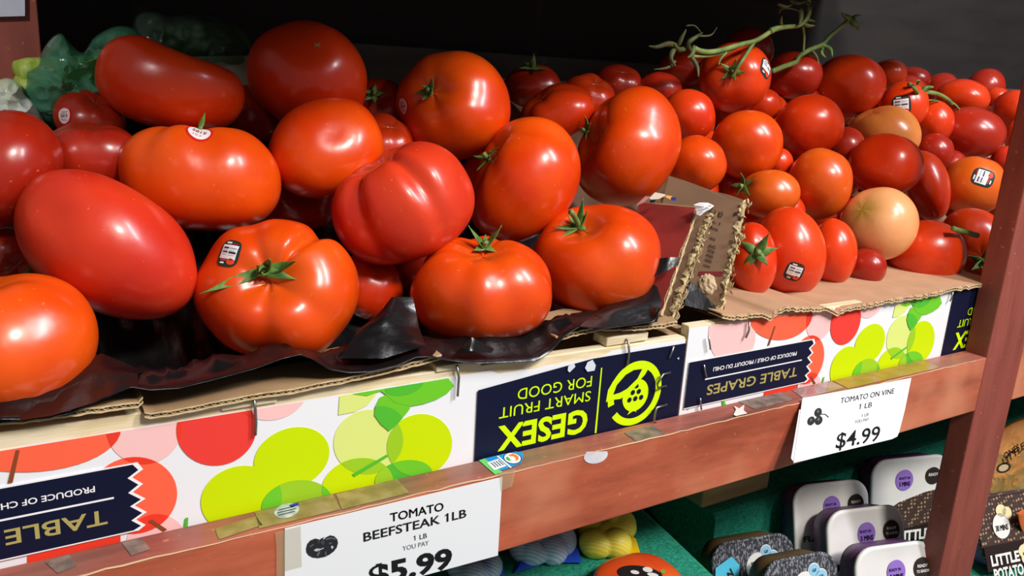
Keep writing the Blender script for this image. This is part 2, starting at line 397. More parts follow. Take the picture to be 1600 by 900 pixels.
# splinters of pale bare wood along the arris of the rail
mb = MB(); rnd = random.Random(4)
pts = []
for i in range(120):
    x = -.1+i*.008
    if x < .84: pts.append(Vector((x, -.0002+rnd.uniform(-.0002, .0002), rnd.uniform(-.0006, .0004))))
rr_ = [.0003+.0005*max(0, noise.noise(Vector((p.x*14, 0, 3)))+.25) for p in pts]
mb.tube(pts, rr_, 5)
mb.build('bare_wood_edge', mat('bare_wood', (214, 176, 138), .7), R1)
# clear tape straps that hold the cards
for px in ([(432,860),(430,832),(470,822),(472,900),(432,900)], [(782,768),(780,738),(806,732),(800,760)]):
    rail_patch('tape_strap', px, 'front', M_TAPE, .0012)

# ------------------------------------------------------------------ grape crates with their print
PITCH_X = 1.325*S
WHITE=(238,241,245); CORAL=(255,104,72); CORALD=(238,62,42); PINK=(250,200,198); REDC=(240,66,58); LIME=(204,232,0); PALE=(222,236,132); MID=(112,204,44); OLIVE=(158,208,40); DKG=(84,190,52); NAVY=(14,20,48); YEL=(212,250,4); GOLD=(176,164,96); BROWN=(140,72,40)
CRATE_INK = [WHITE, CORAL, CORALD, PINK, REDC, LIME, PALE, MID, OLIVE, DKG, NAVY, YEL, GOLD, BROWN, (246,246,248)]
IX = {c: i for i, c in enumerate(CRATE_INK)}
def f1(x, y): p = at(x, y, YF); return (p.x, p.z)
def f2(x, y): p = at(x, y, YF); return (p.x-PITCH_X, p.z)
def crate_art():
    """Print of the long front in crate-one coordinates: list of (polygon, ink, layer)."""
    A = []
    def add(p, c, l): A.append((p, c, l+.012*len(A)))
    def e1(*a): return [f1(*q) for q in ell(*a)]
    def e2(*a): return [f2(*q) for q in ell(*a)]
    coral = e2(1222, 492, 50, 40, -8); pinkL = e2(1146, 524, 37, 48, 0)
    pink1 = e1(226, 670, 60, 57, -12); coral2 = e1(209, 776, 69, 60, -10); red1 = e1(339, 672, 63, 57, -12); pink2 = e1(425, 608, 60, 50, -14); pink3 = e1(246, 852, 48, 47, -12)
    lime1 = e1(457, 717, 61, 46, -22); lime1b = e1(378, 782, 64, 52, -14); dk1 = e1(465, 790, 56, 38, -10)
    pale = e1(577, 692, 55, 50, -20); lime3 = e1(560, 762, 57, 44, -16); lime4 = e1(657, 697, 52, 48, -28); dk2 = e1(632, 748, 46, 27, -12)
    add(pinkL, PINK, 1); add(pink1, PINK, 1); add(pink2, PINK, 1); add(pink3, PINK, 1)
    add(coral, CORAL, 2); add(coral2, CORAL, 2); add(red1, REDC, 2)
    add(clip(coral, pink1), CORALD, 3); add(clip(coral2, pink1), CORALD, 3); add(clip(red1, pink1), CORALD, 3); add(clip(red1, pink2), CORALD, 3); add(clip(coral2, pink3), CORALD, 3)
    add([f1(43, 869), f1(189, 838), f1(189, 860), f1(43, 890)], CORALD, 2)
    add([f1(25, 705), f1(31, 705), f1(20, 756), f1(12, 757)], BROWN, 4)
    add([f1(232, 816), f1(238, 813), f1(262, 829), f1(256, 832)], (140, 72, 40), 5)
    add([f1(288, 826), f1(290, 811), f1(295, 810), f1(294, 826)], DKG, 4)
    add([f2(1129, 622), f2(1132, 620), f2(1136, 634), f2(1131, 636)], DKG, 4)
    add([f2(1080, 634), f2(1083, 630), f2(1078, 641), f2(1075, 640)], DKG, 4)
    add(pale, PALE, 1)
    for p in (lime1, lime1b, lime3, lime4): add(p, LIME, 2)
    add(clip(lime3, pale), OLIVE, 3); add(clip(lime4, pale), OLIVE, 3)
    add(dk1, OLIVE, 4); add(clip(dk1, lime1b), MID, 5); add(clip(dk1, lime3), MID, 5)
    add(dk2, DKG, 4); add(clip(dk2, lime4), MID, 5); add(clip(dk2, lime3), OLIVE, 5)
    add([f1(551, 742), f1(605, 711), f1(608, 714), f1(555, 746)], DKG, 6)
    leaf2 = [f1(586,650), f1(587,638), f1(595,622), f1(640,605), f1(642,640), f1(636,648), f1(622,664), f1(609,675), f1(596,664)]
    leaf1 = [f1(552,617), f1(600,604), f1(660,596), f1(699,588), f1(711,604), f1(700,616), f1(684,625), f1(664,632), f1(643,636), f1(618,630), f1(605,618), f1(596,612), f1(575,620)]
    add([f1(530,650), f1(532,620), f1(590,606), f1(588,620), f1(576,634), f1(556,645)], PALE, 2)
    add(leaf2, MID, 3); add(leaf1, (112, 204, 44), 4)
    add(e1(633, 603, 31, 15, -14), DKG, 5); add(clip(leaf2, e1(590, 676, 46, 40, -20)), DKG, 5)
    # label with the zigzag end
    zz = [(215,723),(224,734),(207,747),(224,757),(208,770),(228,780),(211,791),(230,801),(213,813),(228,821),(217,830)]
    L0 = f2(1086, 550)[0]-.004
    def lab(g):
        pts = [f1(x-2*g, y) for x, y in zz]
        z0, z1 = f1(215, 723)[1], f1(217, 830)[1]
        pts = [(pts[0][0], z0-g*.0009)] + pts[1:-1] + [(pts[-1][0], z1+g*.0009)]
        return pts + [(L0, z1+g*.0009+.0065*0), (L0, z0-g*.0009)]
    add(lab(0), (246,246,248), 7)
    ins = lab(1); add([(x-(.0018 if x > L0+.001 else 0), z) for x, z in ins], NAVY, 8)
    zl = [f1(178, 777), f1(178, 780)]
    xl = f2(1104, 580)[0]
    add([(zl[0][0], zl[0][1]), (zl[0][0], zl[1][1]), (xl, zl[1][1]), (xl, zl[0][1])], (246,246,248), 9)
    # navy end panel
    a, b = f1(747, 600), f1(743, 718)
    add([(a[0], .2), (CR, .2), (CR, -.05), (b[0], -.05)], NAVY, 7)
    def z8(x, y): return f1(740+x/4.706, 540+y/4.706)
    add([z8(940,165), z8(949,165), z8(906,645), z8(893,645)], YEL, 9)
    c0 = f1(993, 615); R_ = .0265
    def cp(r, a0, a1, n=60): return [(c0[0]+r*math.cos(math.radians(a0+(a1-a0)*k/n)), c0[1]+r*math.sin(math.radians(a0+(a1-a0)*k/n))) for k in range(n+1)]
    add(cp(R_, -142, 196)+cp(R_*.78, 196, -142), YEL, 9)
    add([z8(975,418), z8(1000,405), z8(1085,392), z8(1190,292), z8(1262,215), z8(1290,165), z8(1230,165), z8(1120,180), z8(1030,260), z8(990,330)], YEL, 10)
    add([z8(1028,362), z8(1055,290), z8(1120,215), z8(1180,180), z8(1242,172), z8(1205,245), z8(1130,318), z8(1080,346)], NAVY, 11)
    add([(c0[0]+.0005+.0128*math.cos(t*.15), c0[1]-.0016+.0133*math.sin(t*.15)) for t in range(42)], YEL, 10)
    add([z8(1160,462), z8(1132,512), z8(1180,478), z8(1200,492), z8(1185,462)], YEL, 10)
    for q in ((1172,345),(1216,337),(1147,400),(1190,390),(1233,380)):
        q = z8(*q); add([(q[0]+.0021*math.cos(t*.4), q[1]+.0021*math.sin(t*.4)) for t in range(16)], NAVY, 12)
    add([z8(1182,312), z8(1212,280), z8(1214,305), z8(1200,314)], NAVY, 12)
    return A
CX0, CR = -.25*S, .449
def crate(dx, top, name_label, scuffs=False, front_y=YF):
    D = Vector((dx, 0, 0)); x0, x1 = CX0+dx, CR+dx; zb = -.0315; D_ = .40
    c = empty('grape_crate', ((x0+x1)/2, .2, zb)); tag(c, name_label, 'crate', 'grape crates holding the tomatoes')
    H = par(c, ((x0+x1)/2, .2, zb))
    zt = lambda x: top[0]+(top[1]-top[0])*(x-x0)/(x1-x0)
    def panel(y0, y1, nm, m):
        mb = MB(); mb.quadbox([(x0,y0,zb),(x1,y0,zb),(x1,y1,zb),(x0,y1,zb),(x0,y0,zt(x0)),(x1,y0,zt(x1)),(x1,y1,zt(x1)),(x0,y1,zt(x0))])
        return mb.build(nm, m, H, bevel=.0008)
    fp = panel(front_y+.0026, front_y+.0115, 'front_board', M_PINE); panel(D_-.009, D_, 'back_board', M_PINE)
    for xa in (x0, x1-.009):
        mb = MB(); mb.box(xa, xa+.009, front_y+.0117, D_-.0092, zb, top[1]); mb.build('end_board', M_CARD, H)
    mb = MB(); mb.box(x0+.0092, x1-.0092, front_y+.0117, D_-.0092, zb, zb+.005); mb.build('bottom_board', M_PINE, H)
    # paper print wrapped on the front board, torn along its upper edge
    mb = MB(); rnd = random.Random(int(dx*1000)+7)
    edge = []
    n = 90
    for i in range(n+1):
        x = x0+(x1-x0)*i/n; wob = .0006*noise.noise(Vector((x*60, dx, 0)))
        if scuffs and abs(x-.323) < .05: wob -= .0035+.0012*noise.noise(Vector((x*170, 0, 3)))
        if scuffs: wob += .0654-zt(x)
        edge.append((x, zt(x)-.0012+wob))
    basep = [(x0, zb+.003)]+[(x1, zb+.003)]+edge[::-1]
    mb.add([(x, front_y+.0020, z) for x, z in basep], [tuple(range(len(basep)))], 0)
    reg = [(x0, zb+.003), (x1, zb+.003), (x1, zt(x1)-.0016), (x0, zt(x0)-.0016)]
    if scuffs: reg = [(x0, zb+.003), (x1, zb+.003), (x1, .0638), (x0, .0638)]
    if scuffs:
        regN = [(x0, zb+.003), (x1, zb+.003), (x1, .0638), (.385, .0636), (.36, .0612), (.27, .0608), (x0, .0606)]
    else: regN = reg
    for p, ccol, lay in crate_art():
        q = clip([(x+dx, z) for x, z in p], regN if (ccol == NAVY and 7 <= lay < 7.99) else reg)
        if len(q) > 2: mb.add([(x, front_y+.0018-.00014*lay, z) for x, z in q], [tuple(range(len(q)))], IX[ccol])
    def fn(b):
        off = dx if b == 1 else dx-PITCH_X
        return lambda x, y: at(x, y, YF)+Vector((off, 0, 0))
    def lettering(s, b, ps, pe, pc, ccol, bold, lay=10):
        k = len(mb.v); text_to(mb, s, fn(b), ps, pe, pc, Vector((0, front_y+.0018-.00014*lay-YF, 0)), IX[ccol], bold)
    def zt1(px, z): pass
    # baselines from the photo, caps pointing down: the crate stands upside down
    B1 = lambda s, ps, pe, pc, cc, bd: lettering(s, 1, ps, pe, pc, cc, bd)
    lo = at(160, 798, YF); capz = at(158, 822, YF).z-lo.z
    def run(s, zx, zref, capdz, e, cc, bd):
        # start x from crate one, end x from crate two, level baseline at zref
        vs, fs, W, cap = text2d(s, bd)
        xs = zx; U = Vector(((e-xs)/W, 0, 0)); V = Vector((0, 0, capdz/cap)); O = Vector((xs+dx, front_y+.0018-.00014*10, zref))
        mb.add([O+U*x+V*y for x, y in vs], fs, IX[cc])
    run('TABLE GRAPES', at(167, 800, YF).x, lo.z, capz, f2(1107, 595)[0], GOLD, .012)
    p0 = at(148, 760, YF); p1 = at(148, 769.5, YF)
    run('PRODUCE OF CHILE / PRODUIT DU CHILI', p0.x, p0.z, p1.z-p0.z, f2(1117, 563)[0], (246,246,248), .016)
    for s, ps, pe, pc, bd in (('GESEX', (920,640), (779,668), (916,676), .03), ('SMART FRUIT', (924,611), (781,638), (922,627.5), .0), ('FOR GOOD', (926,588), (810,608), (924,605), .0)):
        O = at(*ps, YF); E = at(*pe, YF); Cp = at(*pc, YF)
        run(s, O.x, (O.z+E.z)/2, Cp.z-O.z, E.x, YEL, bd)
    mb2 = mb.build('printed_wrapper', inks(CRATE_INK), H)
    mb2['label'] = 'upside-down printed paper with fruit circles'
    return c, H
c1, H1 = crate(0, (.0750, .0655), 'table grape crate under the beefsteak tomatoes, end logo fully in view', True)
c2, H2 = crate(PITCH_X, (.0742, .0680), 'table grape crate under the vine tomatoes, end hidden by the red post')
def px_wire(pts, Y, r, H, nm='staple'):
    mb = MB(); mb.tube([at(x, y, Y if not isinstance(Y, list) else Y[i]) for i, (x, y) in enumerate(pts)], r, 6); return mb.build(nm, M_STEEL, H, smooth=True)
yw = YF-.0012
px_wire([(397,624),(399,640),(400,662),(399,680)], yw, .0009, H1)
px_wire([(714,571),(717,590),(715,619)], yw, .0009, H1)
px_wire([(975,526),(982,535),(983,552),(980,571)], [YF+.006, yw, yw, yw], .0009, H1)
px_wire([(1053,541),(1049,552),(1046,559)], yw, .0008, H1)
px_wire([(1047,582),(1036,585),(1027,600),(1028,606),(1041,603)], [YF, yw-.003, yw-.004, yw-.003, YF], .0009, H1)
px_wire([(1042,632),(1026,637),(1022,655),(1026,663),(1034,656)], [YF, yw-.003, yw-.004, yw-.003, YF], .0009, H1)
px_wire([(1107,526),(1109,538),(1110,546)], yw, .0008, H2)
px_wire([(1171,503),(1170,517),(1165,528)], yw, .0010, H2)
px_wire([(1100,570),(1102,582),(1104,590)], yw, .0008, H2)
px_wire([(1094,622),(1095,632),(1096,640)], yw, .0008, H2)
px_wire([(1489,455),(1487,465),(1484,471)], yw, .0008, H2)
mb = MB()
for poly in ([(918,566),(926,562),(931,571),(929,579),(918,581),(914,575)], [(888,572),(897,567),(899,573),(890,582),(887,579)], [(1058,560),(1061,558),(1061,562)]):
    mb.add([at(*p, YF-.0006) for p in poly], [tuple(range(len(poly)))])
mb.build('paper_scuff', flat((214, 222, 232)), H1)
# pine corner blocks and slivers that show on the crate edge
def sliver(pxs, Y0, Y1, z0, z1, H, nm='pine_block'):
    a = at(*pxs[0], Y0); b = at(*pxs[1], Y0); mb = MB(); mb.box(a.x, b.x, Y0, Y1, a.z-z0, a.z+z1)
    return mb.build(nm, M_PINE, H, bevel=.0008)
sliver(((346,637), (433,622)), YF+.001, YF+.016, .0025, .0022, H1)
sliver(((682,578), (752,572)), YF+.001, YF+.018, .002, .0022, H1)
sliver(((948,536), (1013,525)), YF+.003, YF+.020, .003, .004, H1)
# ------------------------------------------------------------------ torn corrugated cardboard
def corrugated(name, rows, thick, m_top, m_edge, parent=None, up=Vector((0, 0, 1)), edge_row=0, pitch=.0042, smooth=False, origin=None, wave=True):
    """Sheet from a grid of points (rows of equal length); its liners are thick apart and a zigzag flute shows along row edge_row."""
    nr, nc = len(rows), len(rows[0]); mb = MB()
    top = [Vector(p) for r in rows for p in r]
    fs = [(i*nc+j, i*nc+j+1, (i+1)*nc+j+1, (i+1)*nc+j) for i in range(nr-1) for j in range(nc-1)]
    t1 = thick*.27
    for base, th in ((0, t1), (thick-t1, t1)):
        a = [p-up*base for p in top]; b = [p-up*(base+th) for p in top]; n = len(top)
        fb = [tuple(i+n for i in f[::-1]) for f in fs]; rim = []
        loop = [j for j in range(nc)]+[i*nc+nc-1 for i in range(1, nr)]+[(nr-1)*nc+j for j in range(nc-2, -1, -1)]+[i*nc for i in range(nr-2, 0, -1)]
        rim = [(p, q, q+n, p+n) for p, q in zip(loop, loop[1:]+loop[:1])]
        mb.add(a+b, fs+fb, 0)
        mb.add(a+b, rim, 1)
    # flute medium between the liners, following the front edge a little way in
    e = [Vector(p) for p in rows[edge_row]]; e2 = [Vector(p) for p in rows[edge_row+1 if edge_row == 0 else edge_row-1]]
    L = [0.]
    for p, q in zip(e, e[1:]): L.append(L[-1]+(q-p).length)
    npts = max(4, int(L[-1]/(pitch/2)))
    vs = []; ff = []
    for k in range(npts+1):
        s = L[-1]*k/npts
        for j in range(len(L)-1):
            if s <= L[j+1]+1e-9: break
        t = (s-L[j])/max(1e-9, L[j+1]-L[j]); p = e[j].lerp(e[j+1], t); q = e2[j].lerp(e2[j+1], t)
        d = (q-p); d = d.normalized()*min(d.length, .02)
        h = t1 if k % 2 == 0 else thick-t1
        vs += [p-up*h+d*.02, p-up*h+d]
        if k: ff.append((2*k-2, 2*k, 2*k+1, 2*k-1))
    mb.add(vs, ff, 1)
    return mb.build(name, [m_top, m_edge], parent, origin=origin)
# liner flap over the left crate: front edge traced in px, kept in its own depth
def strip_rows(edge, Y0, back, n=60, jag=0., seed=0, raise_=.0, th=.0035):
    xs0, xs1 = edge[0][0], edge[-1][0]; rows = [[], [], []]
    rnd = random.Random(seed)
    for k in range(n+1):
        x = xs0+(xs1-xs0)*k/n; y = lerp_poly(edge, x)
        p = at(x, y+rnd.uniform(-jag, jag), Y0)+Vector((0, 0, th))
        q = at(x, y, Y0)+Vector((0, 0, th))
        rows[0].append(p); rows[1].append(q+Vector((0, .0025, .0002))); rows[2].append(q+Vector((0, back, .0004+raise_)))
    return rows
o = corrugated('cardboard_flap', strip_rows([(-20,668),(0,664),(40,662),(120,650),(220,637),(224,630)], YF-.003, .05, 30, .8, 1), .0035, M_CARD, M_FLUTE)
tag(o, 'brown corrugated cardboard flap at the left end of the crate edge', 'cardboard')
o = corrugated('cardboard_flap', strip_rows([(226,652),(240,655),(300,644),(380,627),(450,617),(520,603),(600,585),(660,570),(690,562)], YF-.003, .05, 50, .8, 2), .0035, M_CARD, M_FLUTE)
tag(o, 'long brown corrugated cardboard flap below the black plastic sheet', 'cardboard')
o = corrugated('cardboard_flap', strip_rows([(868,534),(905,524),(935,517),(990,517),(1040,512),(1058,508)], YF-.001, .045, 40, .8, 3), .0035, M_CARD, M_FLUTE)
tag(o, 'short brown cardboard flap above the crate logo', 'cardboard')
# liner under the vine tomatoes with its ragged front edge
edgeR = [(1128,497),(1150,500),(1185,496),(1206,501),(1214,492),(1232,486),(1262,487),(1290,486),(1308,495),(1322,487),(1352,482),(1385,475),(1410,470),(1445,466),(1485,456),(1530,449),(1552,441)]
rows = strip_rows(edgeR, YF-.0040, .10, 110, 1.6, 5)
o = corrugated('cardboard_liner', rows, .0035, mat('buff_cardboard', (184, 144, 110), .85, (194, 154, 120), 40, bump=.1, bscale=100, bdist=.0005), M_FLUTE)
tag(o, 'buff cardboard liner with a ragged edge under the vine tomatoes', 'cardboard')
mb = MB(); prof = [(.135, .052), (.20, .072), (.42, .250), (.455, .250)]
v_ = [Vector((x, y, z-d)) for d in (0, .004) for x in (.475, 1.50) for y, z in prof]
mb.add(v_, [(0, 4, 5, 1), (1, 5, 6, 2), (2, 6, 7, 3), (8, 9, 13, 12), (9, 10, 14, 13), (10, 11, 15, 14), (0, 1, 9, 8), (1, 2, 10, 9), (2, 3, 11, 10), (4, 12, 13, 5), (5, 13, 14, 6), (6, 14, 15, 7), (0, 8, 12, 4), (3, 7, 15, 11)])
o = mb.build('cardboard_riser', M_CARDDARK); tag(o, 'sloping dark cardboard riser beneath the heaped vine tomatoes', 'cardboard')
# end flaps standing between the crates
up_ = Vector((0, 0, 1)); 
def panel_yz(fb, ft, back, nseg, nb=6, wob=.0012, seed=0, drop=0.0):
    """Rows from the front edge (bottom to top) back into depth."""
    rnd = random.Random(seed); rows = []
    for i in range(nb+1):
        row = []
        for k in range(nseg+1):
            p = fb.lerp(ft, k/nseg)+back*(0 if i == 0 else .03+.97*(i-1)/(nb-1))
            if i == 0: p = p+back.normalized()*rnd.uniform(-wob, wob)
            if k == nseg: p = p+Vector((0, 0, rnd.uniform(-wob, wob)*.5-drop*i/nb))
            row.append(p)
        rows.append(row)
    return rows
fa0, fa1 = at(1030, 494, .034), at(1088, 324, .052)
bk = at(1000, 316, .094)-fa1
nx = bk.cross(fa1-fa0).normalized()
if nx.y > 0: nx = -nx
ea = empty('torn_end_flap', fa0); tag(ea, 'thick torn cardboard end flap with a red printed face', 'cardboard'); HA = par(ea, fa0)
o = corrugated('red_face', panel_yz(fa0, fa1, bk, 26, wob=.001, seed=2), .0032, M_REDCARD, M_FLUTE, HA, nx)
o = corrugated('inner_layer', [[p+Vector((.0036, .0015, 0)) for p in r] for r in panel_yz(fa0, fa1, bk, 26, wob=.001, seed=3)], .0032, M_CARD, M_FLUTE, HA, nx)
fc0, fc1 = at(1040, 503, .033), at(1104, 336, .051)
o = corrugated('torn_core', panel_yz(fc0.lerp(fc1, .02)+Vector((0, .012, 0)), fc1+Vector((0, .012, -.002)), bk*.8, 20, wob=.001, seed=9), .006, M_CARDDARK, M_CARDDARK, HA, nx)
fb0, fb1 = at(1050, 506, .033), at(1113, 334, .050)
o = corrugated('outer_layer', panel_yz(fb0, fb1, bk*.9, 44, wob=.0022, seed=4), .0060, M_CARDDARK, M_FLUTE, HA, nx, pitch=.005)
# shreds of torn paper along the broken edge
rnd = random.Random(11)
def shreds(fp, fq, H, n, seed, s=.004):
    rnd = random.Random(seed); mb = MB()
    for k in range(n):
        p = fp.lerp(fq, rnd.random())+Vector((rnd.uniform(-.002, .004), rnd.uniform(-.002, .001), 0))
        d1 = Vector((rnd.uniform(-1, .4), rnd.uniform(-.6, 0), rnd.uniform(-.5, .8))).normalized()*rnd.uniform(.4, 1)*s
        d2 = Vector((rnd.uniform(-.3, .3), rnd.uniform(-.5, .5), rnd.uniform(.3, 1))).normalized()*s*rnd.uniform(.4, 1.2)
        q = [p, p+d1, p+d1+d2, p+d2, p+d1*.5+d2*.5+Vector((0, -.0012, 0))]
        mb.add(q, [(0, 1, 4), (1, 2, 4), (2, 3, 4), (3, 0, 4)])
    return mb.build('torn_shreds', M_FLUTE, H)
shreds(fb0.lerp(fb1, .1)+Vector((-.002, 0, 0)), fb1, HA, 46, 5, .0042)
def torn_strip(fp, fq, back, nrm, wd, H, seed, t0=0., t1=1.):
    rnd = random.Random(seed); mb = MB(); n = 46; vs = []
    for k in range(n+1):
        p = fp.lerp(fq, t0+(t1-t0)*k/n); w_ = wd*(.55+.45*noise.noise(Vector((k*.35, seed, 0)))+.25*rnd.uniform(-1, 1))
        vs += [p+nrm*.0006, p+back.normalized()*max(.0008, w_*.5)+nrm*(.0010+.0008*rnd.random()), p+back.normalized()*max(.0012, w_)+nrm*.0004]
    mb.add(vs, [(3*k+j, 3*k+3+j, 3*k+4+j, 3*k+1+j) for k in range(n) for j in range(2)])
    return mb.build('torn_strip', M_FLUTE, H)
torn_strip(fb0, fb1, bk, nx, .0085, HA, 3); torn_strip(fa0+Vector((.0030, -.0006, 0)), fa1+Vector((.0030, -.0006, 0)), bk, nx, .0035, HA, 5)
# white price sticker folded over the top of the flap
def z1(x, y): return (980+x/6.667, 260+y/6.667)
mb = MB()
sp = [(690,400,.046),(750,378,.044),(840,378,.043),(905,410,.043),(870,440,.041),(800,480,.041),(760,515,.041),(722,500,.043),(715,440,.045)]
mb.add([at(*z1(x, y), Y) for x, y, Y in sp]+[at(*z1(800, 420), .040)], [(i, (i+1) % 9, 9) for i in range(9)], 0)
for a, b, wdt in (((730,395),(800,395),4), ((735,425),(810,412),4), ((745,460),(800,445),5), ((790,450),(860,405),5), ((760,485),(790,470),4)):
    mb.add([at(*z1(a[0], a[1]), .0385), at(*z1(b[0], b[1]), .0385), at(*z1(b[0]+1, b[1]+wdt), .0385), at(*z1(a[0]+1, a[1]+wdt), .0385)], [(0, 1, 2, 3)], 1)
mb.add([at(*z1(x, y), .0385) for x, y in ((845,408),(880,405),(875,416),(850,418))], [(0, 1, 2, 3)], 2)
o = mb.build('folded_sticker', inks([(236, 238, 240), (96, 104, 112), (214, 60, 60)]), HA); o['label'] = 'white printed sticker folded over the flap'
mb = MB()
for poly, mi, Y in (([(110,385),(190,310),(240,315),(170,380),(90,410)], 0, .085), ([(230,330),(290,270),(395,290),(400,305),(330,340),(250,345)], 1, .075), ([(240,350),(300,345),(280,380),(230,378)], 2, .080), ([(405,300),(470,310),(450,345),(400,320)], 3, .066), ([(455,320),(515,325),(500,360),(455,350)], 4, .062)):
    mb.add([at(*z1(x, y), Y-.006) for x, y in poly], [tuple(range(len(poly)))], mi)
mb.build('torn_print', inks([(176, 120, 112), (214, 200, 178), (40, 84, 110), (230, 170, 90), (44, 50, 130)]), HA)
# the flap of the right-hand crate
gb0, gb1 = at(1126, 498, .034), at(1167, 315, .052)
eb = empty('torn_end_flap', gb0); tag(eb, 'brown cardboard end flap with faint printing and ragged edge beside the vine tomatoes', 'cardboard'); HB = par(eb, gb0)
bk2 = at(1045, 274, .106)-gb1
nx2 = bk2.cross(gb1-gb0).normalized()
if nx2.y > 0: nx2 = -nx2
o = corrugated('printed_face', panel_yz(gb0, gb1, bk2, 40, wob=.0014, seed=6), .0085, M_CARDDARK, M_FLUTE, HB, nx2, pitch=.0052)
shreds(gb0+Vector((-.003, -.0005, 0)), gb1+Vector((-.001, -.0005, 0)), HB, 60, 8, .0042)
torn_strip(gb0, gb1, bk2, nx2, .0085, HB, 8)
nb_ = (gb1-gb0).cross(bk2).normalized()
if nb_.y > 0: nb_ = -nb_
mb = MB(); fnp = lambda x, y: onplane(*z1(x, y), gb0+nb_*.0006, nb_)
for s, a, b, c_ in (('(2 kg)', (830,455), (990,525), (845,405)), ('No. 1', (845,570), (965,615), (852,540)), ('lbs', (850,640), (945,675), (856,605)), ('es', (862,755), (918,775), (868,720))):
    text_to(mb, s, fnp, a, b, c_, Vector(), 0, .01)
for i, s in enumerate(('pbal2', '2020', '4200', '3000', 'com')):
    text_to(mb, s, fnp, (850-14*i, 835+50*i), (920-14*i, 862+50*i), (856-14*i, 800+50*i), Vector(), 0, .01)
mb.build('stamped_lettering', flat((58, 46, 40)), HB)
mb = MB(); fnq = lambda x, y: onplane(980+x/6.667, 385+y/6.667, gb0+nb_*.0004, nb_)
mb.add([fnq(*q) for q in ((750,260),(1010,262),(985,312),(735,305))], [(0, 1, 2, 3)], 0)
mb.build('red_band', flat((120, 40, 40)), HB)
# crumpled paper wad and black film caught between the two flaps
def blob(name, c, rx, ry, rz, m, amp, sc_, parent=None, seed=0, nu=28, nv=18, rid=False, origin=None):
    vs = []; fs = []
    for i in range(nv+1):
        th = math.pi*i/nv
        for k in range(nu):
            ph = 2*math.pi*k/nu; d = Vector((math.sin(th)*math.cos(ph), math.sin(th)*math.sin(ph), math.cos(th)))
            q = d*sc_+Vector((seed*7.1, seed*3.3, seed))
            nz = noise.noise(q)+.5*noise.noise(q*2.1)
            if rid: nz = (1-2*abs(noise.noise(q)))+.6*(1-2*abs(noise.noise(q*2.3)))-.6
            r = 1+amp*nz; vs.append(Vector(c)+Vector((d.x*rx, d.y*ry, d.z*rz))*r)
    for i in range(nv):
        for k in range(nu):
            a = i*nu+k; b = i*nu+(k+1) % nu; fs.append((a, a+nu, b+nu, b))
    return mesh(name, vs, fs, m, parent, not rid, None, origin or c)
pw = at(1106, 449, .055)
o = blob('paper_wad', pw, .011, .010, .012, mat('buff_paper', (186, 160, 124), .9, (206, 184, 150), 60), .14, 2.6, None, 3, rid=True); tag(o, 'crumpled buff paper wad stuck between the two end flaps', 'paper')
mb = MB()
bp_ = [(1080,440,.050),(1092,450,.046),(1104,464,.042),(1118,478,.038),(1120,492,.035),(1098,484,.036),(1070,477,.039),(1071,460,.044)]
pts = [at(x, y, Y) for x, y, Y in bp_]; n_ = len(pts)
mb.add(pts+[p+Vector((.001, .004, -.002)) for p in pts], [tuple(range(n_)), tuple(range(2*n_-1, n_-1, -1))]+[(i, (i+1) % n_, (i+1) % n_+n_, i+n_) for i in range(n_)])
o = mb.build('plastic_scrap', M_BLACKFILM); tag(o, 'dark plastic scrap below the paper wad between the crates', 'plastic')

# ------------------------------------------------------------------ black plastic sheet under the beefsteak tomatoes
fe = [(-60,690),(0,655),(60,655),(110,646),(160,622),(205,604),(235,609),(280,606),(330,594),(400,575),(440,560),(470,553),(490,561),(515,577),(545,582),(580,581),(620,572),(650,558),(670,557),(700,563),(745,568),(800,566),(838,564),(862,548),(882,525),(905,510),(940,514),(985,508),(1024,502),(1032,482)]
nfe = 200; rows = []
for v in range(26):
    row = []
    for k in range(nfe+1):
        x = fe[0][0]+(fe[-1][0]-fe[0][0])*k/nfe
        p0 = at(x, lerp_poly(fe, x), YF-.0065)
        X = p0.x
        # rest profile: over the crate edge, a short ledge, then up under the pile
        if v <= 8:
            t = v/8; tgt = Vector((X+.004, .062, .073)); p = p0.lerp(tgt, t)
            hump = math.sin(t*math.pi)*min(1, t*1.8)
            p.z += hump*(.0095+.006*noise.noise(Vector((X*38, t*2.2, 1)))+.0035*(1-2*abs(noise.noise(Vector((X*75, t*5, 4))))))
            p.y += hump*.006*noise.noise(Vector((X*44, t*3, 9)))
        else:
            t = (v-8)/17; yy = .062+.36*t
            zz_ = lerp_poly([(.062, .073), (.10, .052), (.14, .080), (.26, .186), (.32, .20), (.5, .20)], yy)
            p = Vector((X+.004, yy, zz_))
            p += Vector((0, -.7, .7))*.010*noise.noise(Vector((X*24, t*9, 2)))
            cr = (1-2*abs(noise.noise(Vector((X*40, t*14, 7)))))
            p += Vector((0, -.7, .7))*.005*cr
        row.append(p)
    rows.append(row)
vs = [p for r in rows for p in r]; nc = nfe+1
fs = [(i*nc+j, i*nc+j+1, (i+1)*nc+j+1, (i+1)*nc+j) for i in range(len(rows)-1) for j in range(nfe)]
sheet = mesh('plastic_sheet', vs, fs, M_BLACKFILM, smooth=True)
md = sheet.modifiers.new('thickness', 'SOLIDIFY'); md.thickness = .0005
tag(sheet, 'crinkled black plastic sheet lining the crate under the beefsteak tomatoes', 'plastic sheet')
SH = hnd(sheet)
